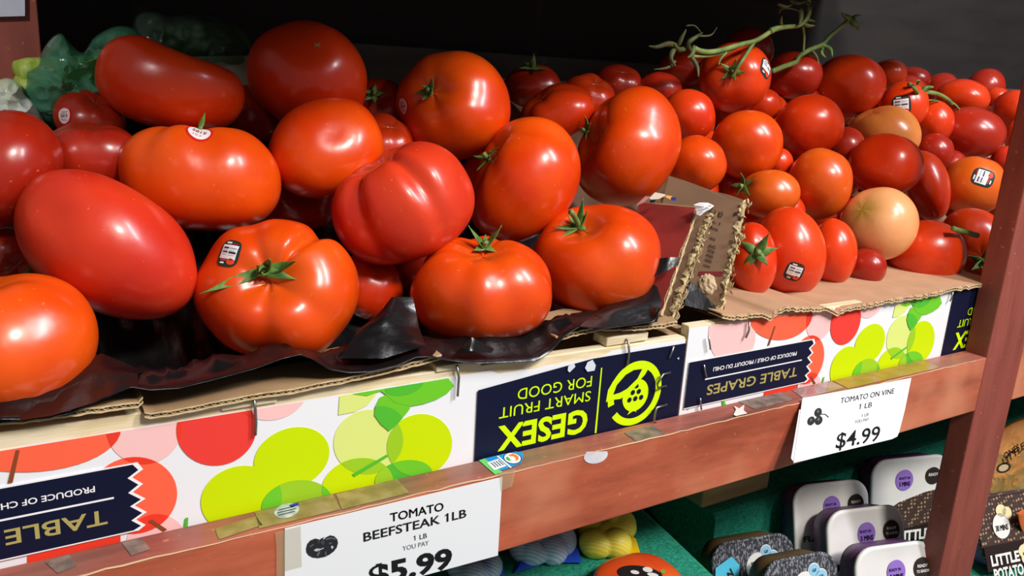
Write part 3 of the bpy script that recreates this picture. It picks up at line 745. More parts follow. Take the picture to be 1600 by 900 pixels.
def film_piece(name, grid, seed, amp=.002):
    """A loose piece of film from a px/Y grid."""
    nr, nc = len(grid), len(grid[0]); V_ = []
    R2 = 6
    for i in range((nr-1)*R2+1):
        for j in range((nc-1)*R2+1):
            a, b = min(i//R2, nr-2), min(j//R2, nc-2); u, v_ = i/R2-a, j/R2-b
            g = lambda q: Vector(q)
            q = g(grid[a][b])*(1-u)*(1-v_)+g(grid[a+1][b])*u*(1-v_)+g(grid[a][b+1])*(1-u)*v_+g(grid[a+1][b+1])*u*v_
            p = at(q.x, q.y, q.z); p += (CAM-p).normalized()*amp*(1-2*abs(noise.noise(p*70+Vector((seed, 0, 0)))))
            V_.append(p)
    n1 = (nc-1)*R2+1
    f_ = [(i*n1+j, i*n1+j+1, (i+1)*n1+j+1, (i+1)*n1+j) for i in range((nr-1)*R2) for j in range(n1-1)]
    return mesh(name, V_, f_, M_BLACKFILM, SH, True)
film_piece('lower_fold', [[(-10,662,YF-.006),(80,650,YF-.006),(150,628,YF-.006),(215,604,YF-.005)], [(-10,628,.05),(80,600,.05),(140,572,.05),(215,585,.03)], [(-10,600,.07),(80,575,.07),(160,552,.06),(225,580,.04)]], 1)
film_piece('raised_fold', [[(905,510,YF-.006),(965,515,YF-.005),(1027,503,YF-.005)], [(930,488,.036),(975,478,.036),(1034,472,.034)], [(960,470,.055),(1000,452,.052),(1026,444,.050)]], 2)
film_piece('corner_tab', [[(1022,432,.040),(1040,424,.036),(1060,414,.033)], [(1028,404,.046),(1044,402,.040),(1064,402,.035)]], 3, .001)
film_piece('pinched_fold', [[(530,560,.026),(600,560,.022),(665,540,.024)], [(560,515,.046),(600,498,.044),(655,512,.046)], [(592,490,.060),(612,464,.062),(645,464,.062)]], 5, .003)
film_piece('curled_scrap', [[(704,560,.022),(735,548,.016),(768,552,.020)], [(712,552,.024),(738,527,.020),(772,545,.026)]], 7, .002)

# ------------------------------------------------------------------ tomatoes
def plane_pt(x, y, Y0, Z0, k):
    d = ray(x, y); t = (Z0+k*(CAM.y-Y0)-CAM.z)/(d.z-k*d.y); return CAM+d*t
def tomato_surface(nu, nv, flat_, lobes, seed, dimple, bottom, noise_amp, square=2.0):
    """Unit tomato about +Z (the stem end): list of points with their shoulder weight."""
    rnd = random.Random(seed); pts = []; sh = []
    gro = lobes
    for i in range(nv+1):
        th = math.pi*i/nv
        for k in range(nu):
            ph = 2*math.pi*k/nu
            s_, c_ = math.sin(th), math.cos(th)
            rr = 1/((abs(s_)**square+abs(c_)**square)**(1/square)) if square != 2 else 1
            rib = 0.
            for (pc, dep, wd) in gro:
                d = (ph-pc+math.pi) % (2*math.pi)-math.pi
                rib += dep*math.exp(-(d/wd)**2)
            wt = math.exp(-((th-.55)/.75)**2)*1.0+.25*math.sin(th)
            r = rr*(1-rib*wt*(s_**.35 if s_ > 0 else 0))
            x, y, z = s_*math.cos(ph)*r, s_*math.sin(ph)*r, c_*flat_*rr*(1-.45*rib*math.exp(-((th-.5)/.5)**2))
            z -= dimple*math.exp(-(th/.36)**2); z += bottom*math.exp(-((math.pi-th)/.3)**2)
            p = Vector((x, y, z)); nz = noise.noise(p*1.1+Vector((seed*3.7, seed*1.3, 0)))
            p *= 1+noise_amp*nz
            pts.append(p); sh.append(.75*math.exp(-(th/.42)**2))
    fs = []
    for i in range(nv):
        for k in range(nu):
            a = i*nu+k; b = i*nu+(k+1) % nu; fs.append((a, a+nu, b+nu, b))
    return pts, fs, sh
TOM = []       # every tomato's spec, placed after the depths have been settled
def tom(kind, label, px, a, b, tilt=0, axis=(0, 1, .3), skin='orange', lobes=None, dents=(), stem=None, sticker=None, push=0., flat_=.82, dimple=None, group=None, seed=None, square=2.0, depth=.95, cal=1.0, ncal=5, shoulder=1.0, spec=None, scar=None, stub=1.):
    TOM.append(dict(locals()))
PILE = {'beefsteak_tomato': (.075, .100, .90), 'vine_tomato': (.075, .092, .80)}
BG = 'beefsteak tomatoes heaped in the left crate'; VG = 'vine tomatoes heaped in the right crate'
def ribs(n, dep, wd, seed=0):
    r = random.Random(seed); return [(2*math.pi*(k+r.uniform(-.25, .25))/n, dep*r.uniform(.5, 1.2), wd*r.uniform(.8, 1.2)) for k in range(n)]
B, V = 'beefsteak_tomato', 'vine_tomato'
# --- beefsteak, front row to back
tom(B, 'large orange-red beefsteak tomato cut by the lower left corner of the photo', (0,543), 156, 110, -8, (-.3,.8,.2), 'orange', ribs(5,.05,.3,1))
tom(B, 'ribbed beefsteak tomato with green stem star and rectangular sticker facing out', (431,452), 130, 110, 4, (-.15,.24,.95), 'orange', [(0.95,.26,.13),(1.85,.10,.2),(2.7,.08,.3),(3.7,.09,.3),(4.6,.11,.25),(5.6,.09,.3)], stem=(410,424), sticker=('rect',(357,396),20,-14), dimple=.24, cal=1.15, stub=.8, spec=[(205,2.1,.05,.1),(150,.7,.9,1.6),(80,1.0,1.0,1.8),(35,1.1,.7,1.2),(345,1.2,.5,-.6),(285,.8,.6,1.6),(10,1.5,.3,.9)], square=2.2)
tom(B, 'front beefsteak tomato with two upright sepals above the dark blue crate end', (752,452), 111, 84, 2, (.0,.86,.45), 'orange', ribs(6,.12,.25,3), stem=(757,390), dimple=.22, square=2.25, cal=1.0, spec=[(165,1.3,.75,.3),(25,1.3,.8,.4),(90,.8,.2,.2),(215,.6,.1,0),(330,.6,.1,0)])
tom(B, 'round beefsteak tomato touching the red torn cardboard, tall green stem', (931,404), 101, 86, 4, (-.25,.7,.55), 'orange', ribs(5,.07,.3,9), stem=(905,356), dimple=.24, square=2.2, cal=1.0, stub=2.8, spec=[(190,1.3,.2,.4),(220,1.2,.1,.2),(60,1.4,.7,.3),(20,1.0,.5,.8),(300,.8,.2,.2),(130,.8,.4,.4)])
tom(B, 'big smooth crimson oval beefsteak tomato lying tilted at left', (165,386), 156, 100, 32, (.5,-.35,-.6), 'crimson', ribs(4,.05,.4,5), flat_=.9, square=2.2)
tom(B, 'pinkish-red beefsteak tomato with deep folds in the middle of the heap', (629,319), 113, 90, -15, (-.45,.85,.15), 'crimson', [(.6,.14,.25),(1.8,.12,.3),(3.0,.12,.3),(4.1,.22,.17),(5.15,.20,.16)], dents=[((-.35,.9,.3),.17,.20)], flat_=.85, square=2.25)
tom(B, 'kidney-shaped orange beefsteak tomato leaning right behind the two front ones', (821,284), 104, 80, -62, (-.62,.62,.3), 'orange', ribs(4,.10,.3,8), dents=[((-.25,1.05,.2),.28,.42)], stem=(764,249), flat_=.85, dimple=.2, cal=.95)
tom(B, 'tall orange beefsteak tomato at the right of the crate above the cardboard flaps', (983,231), 98, 77, -52, (-.75,.25,.45), 'orange', ribs(4,.10,.3,10), dents=[((-.15,1.05,.25),.24,.42)], stem=(919,206), flat_=.88, dimple=.22, cal=.9)
tom(B, 'wide orange beefsteak tomato with an oval white sticker on its top rim', (311,277), 130, 84, 9, (.02,.95,-.1), 'orange', ribs(5,.15,.26,11), sticker=('oval',(311,208),20,-3), stem=(313,203), dimple=.26, square=2.3, cal=.55, spec=[(95,1.6,.7,.3)], stub=.3)
tom(B, 'bright orange plain beefsteak tomato right of the wide stickered one', (507,232), 92, 77, -18, (-.1,-.3,-.8), 'orange', ribs(4,.05,.4,12), square=2.2)
tom(B, 'beefsteak tomato with dark clipped stem and round white sticker', (708,165), 91, 87, 10, (-.48,.33,.82), 'orange', ribs(5,.10,.35,13), stem=(673,145), sticker=('round',(630,166),12.5,8), dimple=.14, square=2.15, cal=.95, ncal=6, spec=[(0,.55,.5,1),(60,.9,.3,.8),(130,.6,.5,1),(180,.8,.2,.4),(240,.7,.3,.6),(300,.6,.4,.8)])
tom(B, 'dark red saddle-shaped beefsteak tomato beside the green plastic bag', (264,137), 120, 68, 14, (.25,.9,-.2), 'red', ribs(3,.05,.4,14), dents=[((.22,1.15,.1),.36,.36)], square=2.2)
tom(B, 'dark red beefsteak tomato at the top of the heap with a star scar', (479,120), 96, 88, 8, (-.12,-.50,-.85), 'red', ribs(6,.10,.22,15), flat_=.95, square=2.15, scar=(495,71,10))
tom(B, 'deep red beefsteak tomato with round red-rimmed sticker under the green bag', (140,184), 58, 46, 0, (.2,.6,.5), 'deep', ribs(5,.10,.25,16), sticker=('round',(101,181),12,-4), push=.03)
tom(B, 'shadowed brownish-red beefsteak tomato between the crimson oval and the saddle-shaped one', (146,246), 82, 54, 4, (.0,.9,.2), 'deep', ribs(4,.08,.3,17), push=.01)
tom(B, 'red beefsteak tomato cut by the left edge above the crimson oval', (-12,265), 104, 102, 20, (-.4,.7,.2), 'deep', ribs(4,.06,.35,18))
# --- half hidden beefsteaks
tom(B, 'dark beefsteak tomato tucked under the crimson oval at the left edge', (18,405), 72, 52, 0, (.1,-.2,.9), 'deep', ribs(5,.1,.3,19), stem=(38,436), push=.05, cal=.7)
tom(B, 'small visible strip of beefsteak between the bright orange and folded tomatoes', (600,226), 48, 50, 0, (.2,.5,.4), 'red', push=.05)
tom(B, 'dark beefsteak sliver between the saddle-shaped and star-scarred tomatoes', (394,178), 42, 46, 0, (.2,.5,.4), 'deep', push=.045)
tom(B, 'deeply shaded beefsteak behind the ribbed front tomato and the folded one', (578,446), 52, 54, 0, (.2,.5,.4), 'red', push=.05)
tom(B, 'shaded beefsteak in the gap below the bright orange plain tomato', (458,322), 66, 52, 0, (.2,.2,.4), 'deep', push=.065)
tom(B, 'dark beefsteak with faint calyx left of the round-stickered one', (588,170), 52, 48, 0, (.1,.4,.8), 'deep', stem=(583,150), push=.06, cal=.8)
tom(B, 'reddish beefsteak edge peeping out left of the kidney-shaped tomato', (768,278), 46, 46, 0, (.2,.5,.4), 'red', push=.045)
tom(B, 'half-lit beefsteak behind the kidney-shaped tomato', (872,176), 58, 46, 0, (-.5,.5,.3), 'red', push=.05)
tom(B, 'dim round beefsteak behind and right of the half-lit one', (920,154), 42, 40, 0, (.2,.5,.4), 'red', push=.09)
tom(B, 'very dark beefsteak with spiky calyx against the back board', (832,134), 46, 34, 0, (.0,.8,.5), 'deep', stem=(832,108), push=.12, cal=1.0)
tom(B, 'barely visible beefsteak in the back corner of the left crate', (966,130), 38, 30, 0, (.2,.5,.4), 'deep', push=.13)
tom(B, 'dark beefsteak in the gap between the two front stemmed tomatoes', (660,428), 46, 48, 0, (.2,.5,.4), 'deep', push=.06)
# --- vine tomatoes
SQ = 2.12
def vt(label, px, a, b, tilt=0, axis=(.1, .5, -.6), skin='red', **k):
    k.setdefault('flat_', .92); k.setdefault('dimple', .10); k.setdefault('square', SQ)
    tom(V, label, px, a, b, tilt, axis, skin, **k)
vt('vine tomato with sticker low on its front at the near edge of the cardboard', (1233,393), 58, 70, -8, (.0,.7,-.3), 'red', sticker=('rect',(1241,425),14,-16))
vt('vine tomato with big green star calyx beside the ragged end flap', (1176,405), 38, 58, -4, (.15,.12,.95), 'red', stem=(1183,396), cal=1.5, ncal=5)
vt('narrow-looking vine tomato between the low-stickered one and the pale one', (1302,393), 38, 52, 0, (.1,.6,-.4), 'red', push=.012)
vt('pale peach unripe vine tomato with a green shoulder streak', (1374,350), 63, 57, -12, (-.45,.42,.8), 'pale', dimple=.02)
vt('vine tomato below right of the pale one with tiny blossom scar', (1449,396), 62, 53, 14, (-.3,.5,-.7), 'red')
vt('vine tomato with curled calyx and cut stalk next to the red post', (1520,379), 54, 56, -20, (.25,-.35,.85), 'red', stem=(1535,408), cal=1.5, push=.01)
vt('orange vine tomato with a sideways white sticker beside the red post', (1521,290), 52, 46, 8, (.1,.6,-.3), 'amber', sticker=('rect',(1537,277),14.5,68))
vt('glossy vine tomato resting on top of the pale one', (1384,258), 60, 50, 8, (.2,-.3,-.8), 'red')
vt('vine tomato behind and right of the pale one', (1449,290), 36, 56, -12, (.1,.6,-.4), 'red', push=.012)
vt('broad amber vine tomato left of the pale one', (1281,287), 52, 56, 0, (.2,.5,-.6), 'amber')
vt('small amber vine tomato with a wispy calyx above the end flap', (1201,303), 50, 38, 0, (-.75,.3,.5), 'amber', stem=(1163,292), cal=1.2, push=.012)
vt('vine tomato with fine specks near the middle of the heap', (1265,197), 54, 51, 12, (-.3,.4,-.7), 'red')
vt('peach-orange vine tomato with dry brown scars', (1380,212), 60, 48, 4, (-.3,.7,.3), 'peach', push=.012)
vt('bright orange round vine tomato below the stem cluster', (1167,226), 57, 54, 0, (.2,.3,-.8), 'orange')
vt('orange vine tomato directly above the brown end flap', (1088,257), 48, 46, 8, (.2,.4,-.6), 'orange')
vt('vine tomato behind the tall beefsteak, faint dimple on its face', (1074,181), 44, 42, 0, (.2,.4,-.6), 'red')
vt('vine tomato still joined to the green stem cluster, with edge-on sticker', (1148,121), 58, 55, -6, (-.08,.12,.95), 'red', stem=(1144,112), sticker=('rect',(1198,106),14,-22), cal=1.1)
vt('egg-shaped vine tomato high on the heap right of the stem cluster', (1325,134), 61, 49, -8, (.3,.2,-.8), 'red')
vt('vine tomato with a small silver sticker behind the egg-shaped one', (1411,166), 40, 40, 10, (.2,.4,-.6), 'red', sticker=('rect',(1408,165),14,8), push=.02)
vt('dark maroon vine tomato with a soft shine near the right post', (1515,209), 58, 42, 4, (.2,.4,-.6), 'deep')
vt('vine tomato behind the dark maroon one, under the loose stalk', (1504,153), 44, 30, 6, (.2,.4,-.6), 'red', push=.01)
vt('vine tomato wedged left of the dark maroon one', (1458,192), 34, 36, 0, (.2,.4,-.6), 'red', push=.035)
vt('reddish vine tomato at the top right edge of the photo', (1584,172), 36, 32, 0, (.2,.4,-.6), 'red')
vt('vine tomato cut by the right edge below the topmost one', (1592,212), 24, 26, 0, (.2,.4,-.6), 'red', push=.01)
vt('pinkish vine tomato peeping out behind the sideways-stickered one', (1572,252), 26, 24, 0, (.2,.4,-.6), 'crimson', push=.025)
vt('small red vine tomato below the bright orange round one', (1214,256), 26, 26, 0, (.2,.4,-.6), 'red', push=.04)
vt('dark vine tomato behind the stem cluster', (1168,78), 42, 36, 0, (.2,.4,-.6), 'deep', push=.06)
vt('shaded vine tomato right of the edge-on sticker', (1240,118), 46, 38, 0, (.2,.4,-.6), 'deep', push=.03)
vt('vine tomato under the one joined to the stem cluster', (1190,165), 32, 28, 0, (.2,.4,-.6), 'red', push=.04)
vt('vine tomato hidden behind the egg-shaped one', (1388,116), 30, 24, 0, (.2,.4,-.6), 'red', push=.06)
vt('dim vine tomato under the loose stalk at the back', (1425,124), 30, 20, 0, (.2,.4,-.6), 'deep', push=.07)
vt('dim vine tomato at the back right of the dark maroon one', (1556,152), 22, 16, 0, (.2,.4,-.6), 'red', push=.05)
vt('nearly black vine tomato left of the stem cluster', (1070,108), 42, 32, 0, (.2,.4,-.6), 'deep', push=.07)
vt('nearly black vine tomato behind the faintly dimpled one', (1030,142), 36, 30, 0, (.2,.4,-.6), 'deep', push=.06)
vt('shaded vine tomato between the amber ones and the glossy one', (1322,232), 30, 34, 0, (.2,.4,-.6), 'deep', push=.045)
vt('dark vine tomato seen through the gap under the pale one', (1352,418), 34, 30, 0, (.2,.4,-.6), 'deep', push=.045)
vt('vine tomato deep in the gap beneath the specked one', (1225,330), 34, 30, 0, (.2,.4,-.6), 'red', push=.05)
vt('dark red vine tomato under the dark maroon one', (1458,238), 34, 30, 0, (.2,.4,-.6), 'deep', push=.045)

ANCHORS = [(1233,393,'the low-stickered tomato'),(1374,350,'the pale tomato'),(1521,290,'the sideways-stickered tomato'),(1384,258,'the glossy tomato on the pale one'),(1281,287,'the broad amber tomato'),(1201,303,'the small amber tomato'),(1265,197,'the specked tomato'),(1380,212,'the peach-orange tomato'),(1167,226,'the bright orange round tomato'),(1088,257,'the orange tomato above the flap'),(1074,181,'the faintly dimpled tomato'),(1148,121,'the stem-joined tomato'),(1325,134,'the egg-shaped tomato'),(1411,166,'the silver-stickered tomato'),(1515,209,'the dark maroon tomato'),(1504,153,'the tomato under the loose stalk'),(1520,379,'the tomato with cut stalk')]
WAYS = ['right of', 'above right of', 'above', 'above left of', 'left of', 'below left of', 'below', 'below right of']
rf = random.Random(21); used = set(); idx_ = 37
UNSEEN = {39,40,41,43,44,45,47,50,56,60,64,66,67,68,69,70}
for r_ in range(5):
    for c_ in range(9):
        x = 1085+c_*56+(28 if r_ % 2 else 0); y = 415-r_*58-c_*5
        if x < 1130 and y > 330: continue
        idx_ += 1
        px = (x+rf.uniform(-6, 6), y+rf.uniform(-6, 6)); axv = (rf.uniform(-1, 1), rf.uniform(-1, 1), rf.uniform(-1, 1)); sk = rf.choice(['deep', 'red'])
        if idx_ in UNSEEN: continue
        for ax_, ay_, nm in sorted(ANCHORS, key=lambda a: math.hypot(a[0]-px[0], a[1]-px[1])):
            way = WAYS[int(round(math.degrees(math.atan2(ay_-px[1], px[0]-ax_))/45)) % 8]
            if (way, nm) not in used: break
        used.add((way, nm))
        tom(V, 'mostly hidden vine tomato peeping out '+way+' '+nm, px, 33, 32, 0, axv, sk, push=.105, flat_=.92, dimple=.08, square=SQ)
# settle the depths: move each along its line of sight until neighbours stop overlapping
for t in TOM:
    Y0, Z0, k = PILE[t['kind']]
    p = plane_pt(*t['px'], Y0, Z0, k); u = (p-CAM).normalized(); t['u'] = u; t['d0'] = t['d'] = (p-CAM).length+t['push']
    t['rpx'] = math.sqrt(t['a']*t['b'])/(F*math.hypot(1, 0))*u.dot(FWD)
for it in range(260):
    for i, s in enumerate(TOM):
        for j in range(i+1, len(TOM)):
            q = TOM[j]
            pi_, pj = CAM+s['u']*s['d'], CAM+q['u']*q['d']
            R = .93*(s['rpx']*s['d']+q['rpx']*q['d']); dist = (pi_-pj).length
            if dist < R:
                e = .06*(R-dist)
                near, farr = (s, q) if s['d']-s['push']*.0 <= q['d'] else (q, s)
                near['d'] -= e; farr['d'] += e
    for s in TOM: s['d'] += .004*(s['d0']-s['d'])
# ---- parts of a tomato
def calyx(H, O, N, size, n, seed, stub, spec=None):
    rnd = random.Random(seed); N = N.normalized(); t1 = RIGHT-N*RIGHT.dot(N)
    t1 = t1.normalized() if t1.length > .2 else N.orthogonal().normalized()
    t2 = N.cross(t1)
    mb = MB()
    for k in range(len(spec) if spec else n):
        ph = 2*math.pi*(k+rnd.uniform(-.22, .22))/n; d = t1*math.cos(ph)+t2*math.sin(ph); sd = N.cross(d)
        L = size*rnd.uniform(.75, 1.2); lift = rnd.uniform(-.05, .55); curl = rnd.uniform(-.7, 1.0); tw = rnd.uniform(-.5, .5)
        if spec:
            ph = math.radians(spec[k][0]); L = size*spec[k][1]; lift = spec[k][2]; curl = spec[k][3]; d = t1*math.cos(ph)+t2*math.sin(ph); sd = N.cross(d)
        prev = None; m = 9
        p = O+N*.0015*0; ang = lift
        vs = []
        for i in range(m+1):
            t = i/m; wd = size*.17*(math.sin(math.pi*min(1, t*.8+.22))**.8)*(1-t**3)+.0002
            dirv = d*math.cos(ang)+N*math.sin(ang)
            nn = N*math.cos(ang)-d*math.sin(ang)
            sdd = sd*math.cos(tw*t)+nn*math.sin(tw*t)
            vs += [p-sdd*wd+nn*wd*.35, p-nn*.0001, p+sdd*wd+nn*wd*.35]
            p = p+dirv*(L/m); ang += curl/m
        fs = []
        for i in range(m):
            a = i*3; fs += [(a, a+1, a+4, a+3), (a+1, a+2, a+5, a+4)]
        mb.add([v+N*.0012 for v in vs], fs)
    o = mb.build('calyx', M_SEPAL, H, True)
    md = o.modifiers.new('thickness', 'SOLIDIFY'); md.thickness = .0006; md.offset = 0
    mb = MB(); bend = t1*rnd.uniform(-.4, .4)+t2*rnd.uniform(-.4, .4)
    pts = [O-N*.002, O+N*stub*.3, O+N*stub*.7+bend*stub*.2, O+N*stub+bend*stub*.5]
    r = size*.11+.0004
    mb.tube(smooth_path(pts, 3), [r*1.5]+[r]*8+[r*1.15], 9)
    mb.build('stem', M_STALK, H, True)
STK = {}
def sticker(H, bvh, kind, px, rad, rot):
    """Thin printed label wrapped on the skin: shapes laid out in the plane facing the camera there, then pressed on."""
    d = ray(*px).normalized(); hit = bvh.ray_cast(CAM, d)
    if hit[0] is None: return
    Pc, Nn = hit[0], hit[1]
    dist = (Pc-CAM).dot(FWD); s = rad*dist/F
    cr_ = math.radians(rot); e1 = RIGHT*math.cos(cr_)-UP*(-math.sin(cr_)); e1 = (e1-Nn*e1.dot(Nn)).normalized(); e2 = Nn.cross(e1)
    mb = MB()
    def press(x, y, lay):
        q = Pc+e1*x*s+e2*y*s; h = bvh.ray_cast(q+Nn*.03, -Nn)
        b = h[0] if h[0] is not None else q
        nn = h[1] if h[0] is not None else Nn
        return b+nn*(.00035+.00010*lay)
    def disc(cx, cy, rx, ry, lay, mi, sup=2.0, n=32, rings=4):
        vs = [press(cx, cy, lay)]; fs = []
        for r in range(1, rings+1):
            for k in range(n):
                a = 2*math.pi*k/n; c_, s_ = math.cos(a), math.sin(a); q = (abs(c_)**sup+abs(s_)**sup)**(-1/sup)
                vs.append(press(cx+rx*r/rings*c_*q, cy+ry*r/rings*s_*q, lay))
        for k in range(n): fs.append((0, 1+k, 1+(k+1) % n))
        for r in range(rings-1):
            for k in range(n): a = 1+r*n+k; b = 1+r*n+(k+1) % n; fs.append((a, a+n, b+n, b))
        mb.add(vs, fs, mi)
    def rect(x0, x1, y0, y1, lay, mi, nx=5, ny=4):
        vs = [press(x0+(x1-x0)*i/nx, y0+(y1-y0)*j/ny, lay) for j in range(ny+1) for i in range(nx+1)]
        mb.add(vs, [(j*(nx+1)+i, j*(nx+1)+i+1, (j+1)*(nx+1)+i+1, (j+1)*(nx+1)+i) for j in range(ny) for i in range(nx)], mi)
    def txt(sx, cx, cy, w_, h_, lay, mi, bold=.02):
        vs, fs, W, cap = text2d(sx, bold); mb.add([press(cx+(x/W-.5)*w_, cy+(y/cap-.5)*h_, lay) for x, y in vs], fs, mi)
    if kind == 'rect':
        disc(0, 0, .98, 1.12, 0, 0, 3.4); rect(-.76, .76, -.45, .70, 1, 1)
        rect(-.62, -.06, .38, .50, 2, 2); rect(.06, .66, .40, .48, 2, 3); rect(-.62, -.06, .06, .16, 2, 2); rect(.04, .68, .02, .16, 2, 2)
        rect(-.62, -.1, .24, .27, 2, 3); rect(.06, .6, .22, .25, 2, 3); rect(-.62, -.1, -.12, -.09, 2, 3); rect(.06, .6, -.14, -.11, 2, 3)
        disc(.42, -.62, .34, .26, 2, 4); disc(.42, -.46, .09, .06, 3, 0); rect(-.58, .0, -.62, -.52, 2, 4); rect(-.5, -.1, -.88, -.74, 2, 1)
        rect(-.5, 0, .80, .94, 2, 1); rect(.05, .6, .76, .86, 2, 5)
        cols = [(34, 54, 48), (238, 242, 246), (30, 32, 36), (150, 160, 168), (228, 70, 44), (160, 30, 34)]
    elif kind == 'round':
        disc(0, 0, 1, 1.15, 0, 0); disc(-.03, 0, .84, .98, 1, 1)
        txt('LILY', 0, .46, .85, .36, 2, 2, .01); txt('5819', -.02, -.02, 1.05, .42, 2, 3, .03); txt('Mexico', 0, -.5, .9, .26, 2, 2, .0)
        cols = [(214, 30, 36), (236, 222, 220), (86, 40, 52), (150, 24, 40)]
    else:
        disc(0, 0, 1, 1.0, 0, 0); disc(0, 0, .84, .82, 1, 1); txt('5819', -.02, .1, 1.1, .4, 2, 2, .02); txt('LILY', 0, -.4, .7, .25, 2, 2, .0)
        cols = [(214, 30, 36), (240, 232, 232), (150, 40, 50)]
    mb.build('produce_sticker', inks(cols), H)
def make_tomato(t, idx):
    seed = t['seed'] or idx+1; front = max(t['a'], t['b']) > 70
    lob = t['lobes'] if t['lobes'] is not None else ribs(5, .04 if t['kind'] == V else .09, .35, seed)
    dim = t['dimple'] if t['dimple'] is not None else .16
    nu, nv = (120, 76) if front else (72, 46)
    pts, fs, sh = tomato_surface(nu, nv, t['flat_'], lob, seed, dim, .04, .06 if t['kind'] == B else .035, t['square'])
    Pc = CAM+t['u']*t['d']; e3 = -t['u']
    ti = math.radians(t['tilt'])
    ex = RIGHT*math.cos(ti)-UP*math.sin(ti); e1 = (ex-e3*ex.dot(e3)).normalized(); e2 = e3.cross(e1)
    rr = (RIGHT-e3*RIGHT.dot(e3)).normalized(); uu = e3.cross(rr)
    ax = (rr*t['axis'][0]+uu*t['axis'][1]+e3*t['axis'][2]).normalized()
    # spin so that lobe angle zero starts at the viewer's right
    xx = (rr-ax*rr.dot(ax)); xx = xx.normalized() if xx.length > .2 else uu.cross(ax).normalized()
    yy = ax.cross(xx)
    q = []
    for p in pts:
        w_ = xx*p.x+yy*p.y+ax*p.z; q.append([w_.dot(e1), w_.dot(e2), w_.dot(e3)])
    for i in range(3):
        lo, hi = min(v[i] for v in q), max(v[i] for v in q); c, h = (lo+hi)/2, (hi-lo)/2
        for v in q: v[i] = (v[i]-c)/h
    for (dc, dp, sg) in t['dents']:
        for v in q:
            g = dp*math.exp(-((v[0]-dc[0])**2+(v[1]-dc[1])**2+.5*(v[2]-dc[2])**2)/(2*sg*sg))
            L = math.sqrt(dc[0]**2+dc[1]**2+dc[2]**2)
            v[0] -= dc[0]/L*g; v[1] -= dc[1]/L*g; v[2] -= dc[2]/L*g
    fd = t['d']*t['u'].dot(FWD); s1, s2 = t['a']*fd/F, t['b']*fd/F
    for it in range(4):
        s3 = t['depth']*(min(s1, s2)*.6+.4*max(s1, s2))
        W = [Pc+e1*(v[0]*s1)+e2*(v[1]*s2)+e3*(v[2]*s3) for v in q]
        pr = [proj(p) for p in W]
        ca, sa = math.cos(ti), math.sin(ti)
        A = [x*ca+y*sa for x, y in pr]; Bq = [-x*sa+y*ca for x, y in pr]
        ha, hb = (max(A)-min(A))/2, (max(Bq)-min(Bq))/2; ma, mb_ = (max(A)+min(A))/2, (max(Bq)+min(Bq))/2
        s1 *= t['a']/ha; s2 *= t['b']/hb
        tx, ty = t['px'][0]*ca+t['px'][1]*sa, -t['px'][0]*sa+t['px'][1]*ca
        Pc = Pc+e1*((tx-ma)*fd/F)-e2*((ty-mb_)*fd/F)
    o = mesh(t['kind'], W, fs, T[t['skin']], None, True, None, Pc)
    a_ = o.data.attributes.new('shoulder', 'FLOAT', 'POINT')
    for i, s in enumerate(sh): a_.data[i].value = s*t['shoulder']
    tag(o, t['label'], 'tomato', BG if t['kind'] == B else VG)
    if t['stem'] or t['sticker'] or t['scar']:
        bvh = BVHTree.FromPolygons(W, fs); H = hnd(o)
        if t['stem']:
            d = ray(*t['stem']).normalized(); hit = bvh.ray_cast(CAM, d)
            if hit[0] is None:
                # on the silhouette: use the nearest skin point
                near = bvh.find_nearest(CAM+d*t['d']); hit = (near[0], near[1])
            size = (.016 if t['kind'] == B else .014)*t['cal']
            N = (hit[1]*.35+ax*.65) if hit[1].dot(ax) > 0 else hit[1]
            calyx(H, hit[0], N, size, t['ncal'], seed+40, .007*t['stub'] if t['kind'] == B else .005*t['stub'], t['spec'])
        if t['scar']:
            x, y, r = t['scar']; rn = random.Random(seed); mb = MB(); pts = []
            for k in range(22):
                a = 2*math.pi*k/22; q = r*(rn.uniform(.35, 1.0) if k % 2 else rn.uniform(.2, .5))
                h = bvh.ray_cast(CAM, ray(x+q*math.cos(a), y+q*.8*math.sin(a)).normalized())
                pts.append((h[0]+h[1]*.0005) if h[0] is not None else bvh.find_nearest(Pc)[0])
            h = bvh.ray_cast(CAM, ray(x, y).normalized()); pts.append(h[0]+h[1]*.0008)
            mb.add(pts, [(k, (k+1) % 22, 22) for k in range(22)]); mb.build('blossom_scar', mat('scar_tan', (170, 120, 70), .8), H)
        if t['sticker']: sticker(H, bvh, *t['sticker'])
    t['bvh'] = None; t['obj'] = o; t['P'] = Pc
    return o
for i, t in enumerate(TOM): make_tomato(t, i)
#PART2
# cut green stalk lying against the tomato beside the post
t20 = [t for t in TOM if 'cut stalk' in t['label']][0]; H20 = hnd(t20['obj']); y20 = t20['P'].y-.030
mb = MB(); mb.tube([at(1489, 357, y20-.004), at(1506, 362, y20-.007), at(1527, 368, y20-.010)], [.0030, .0027, .0031], 9); mb.build('cut_stalk', M_STALK, H20, True)

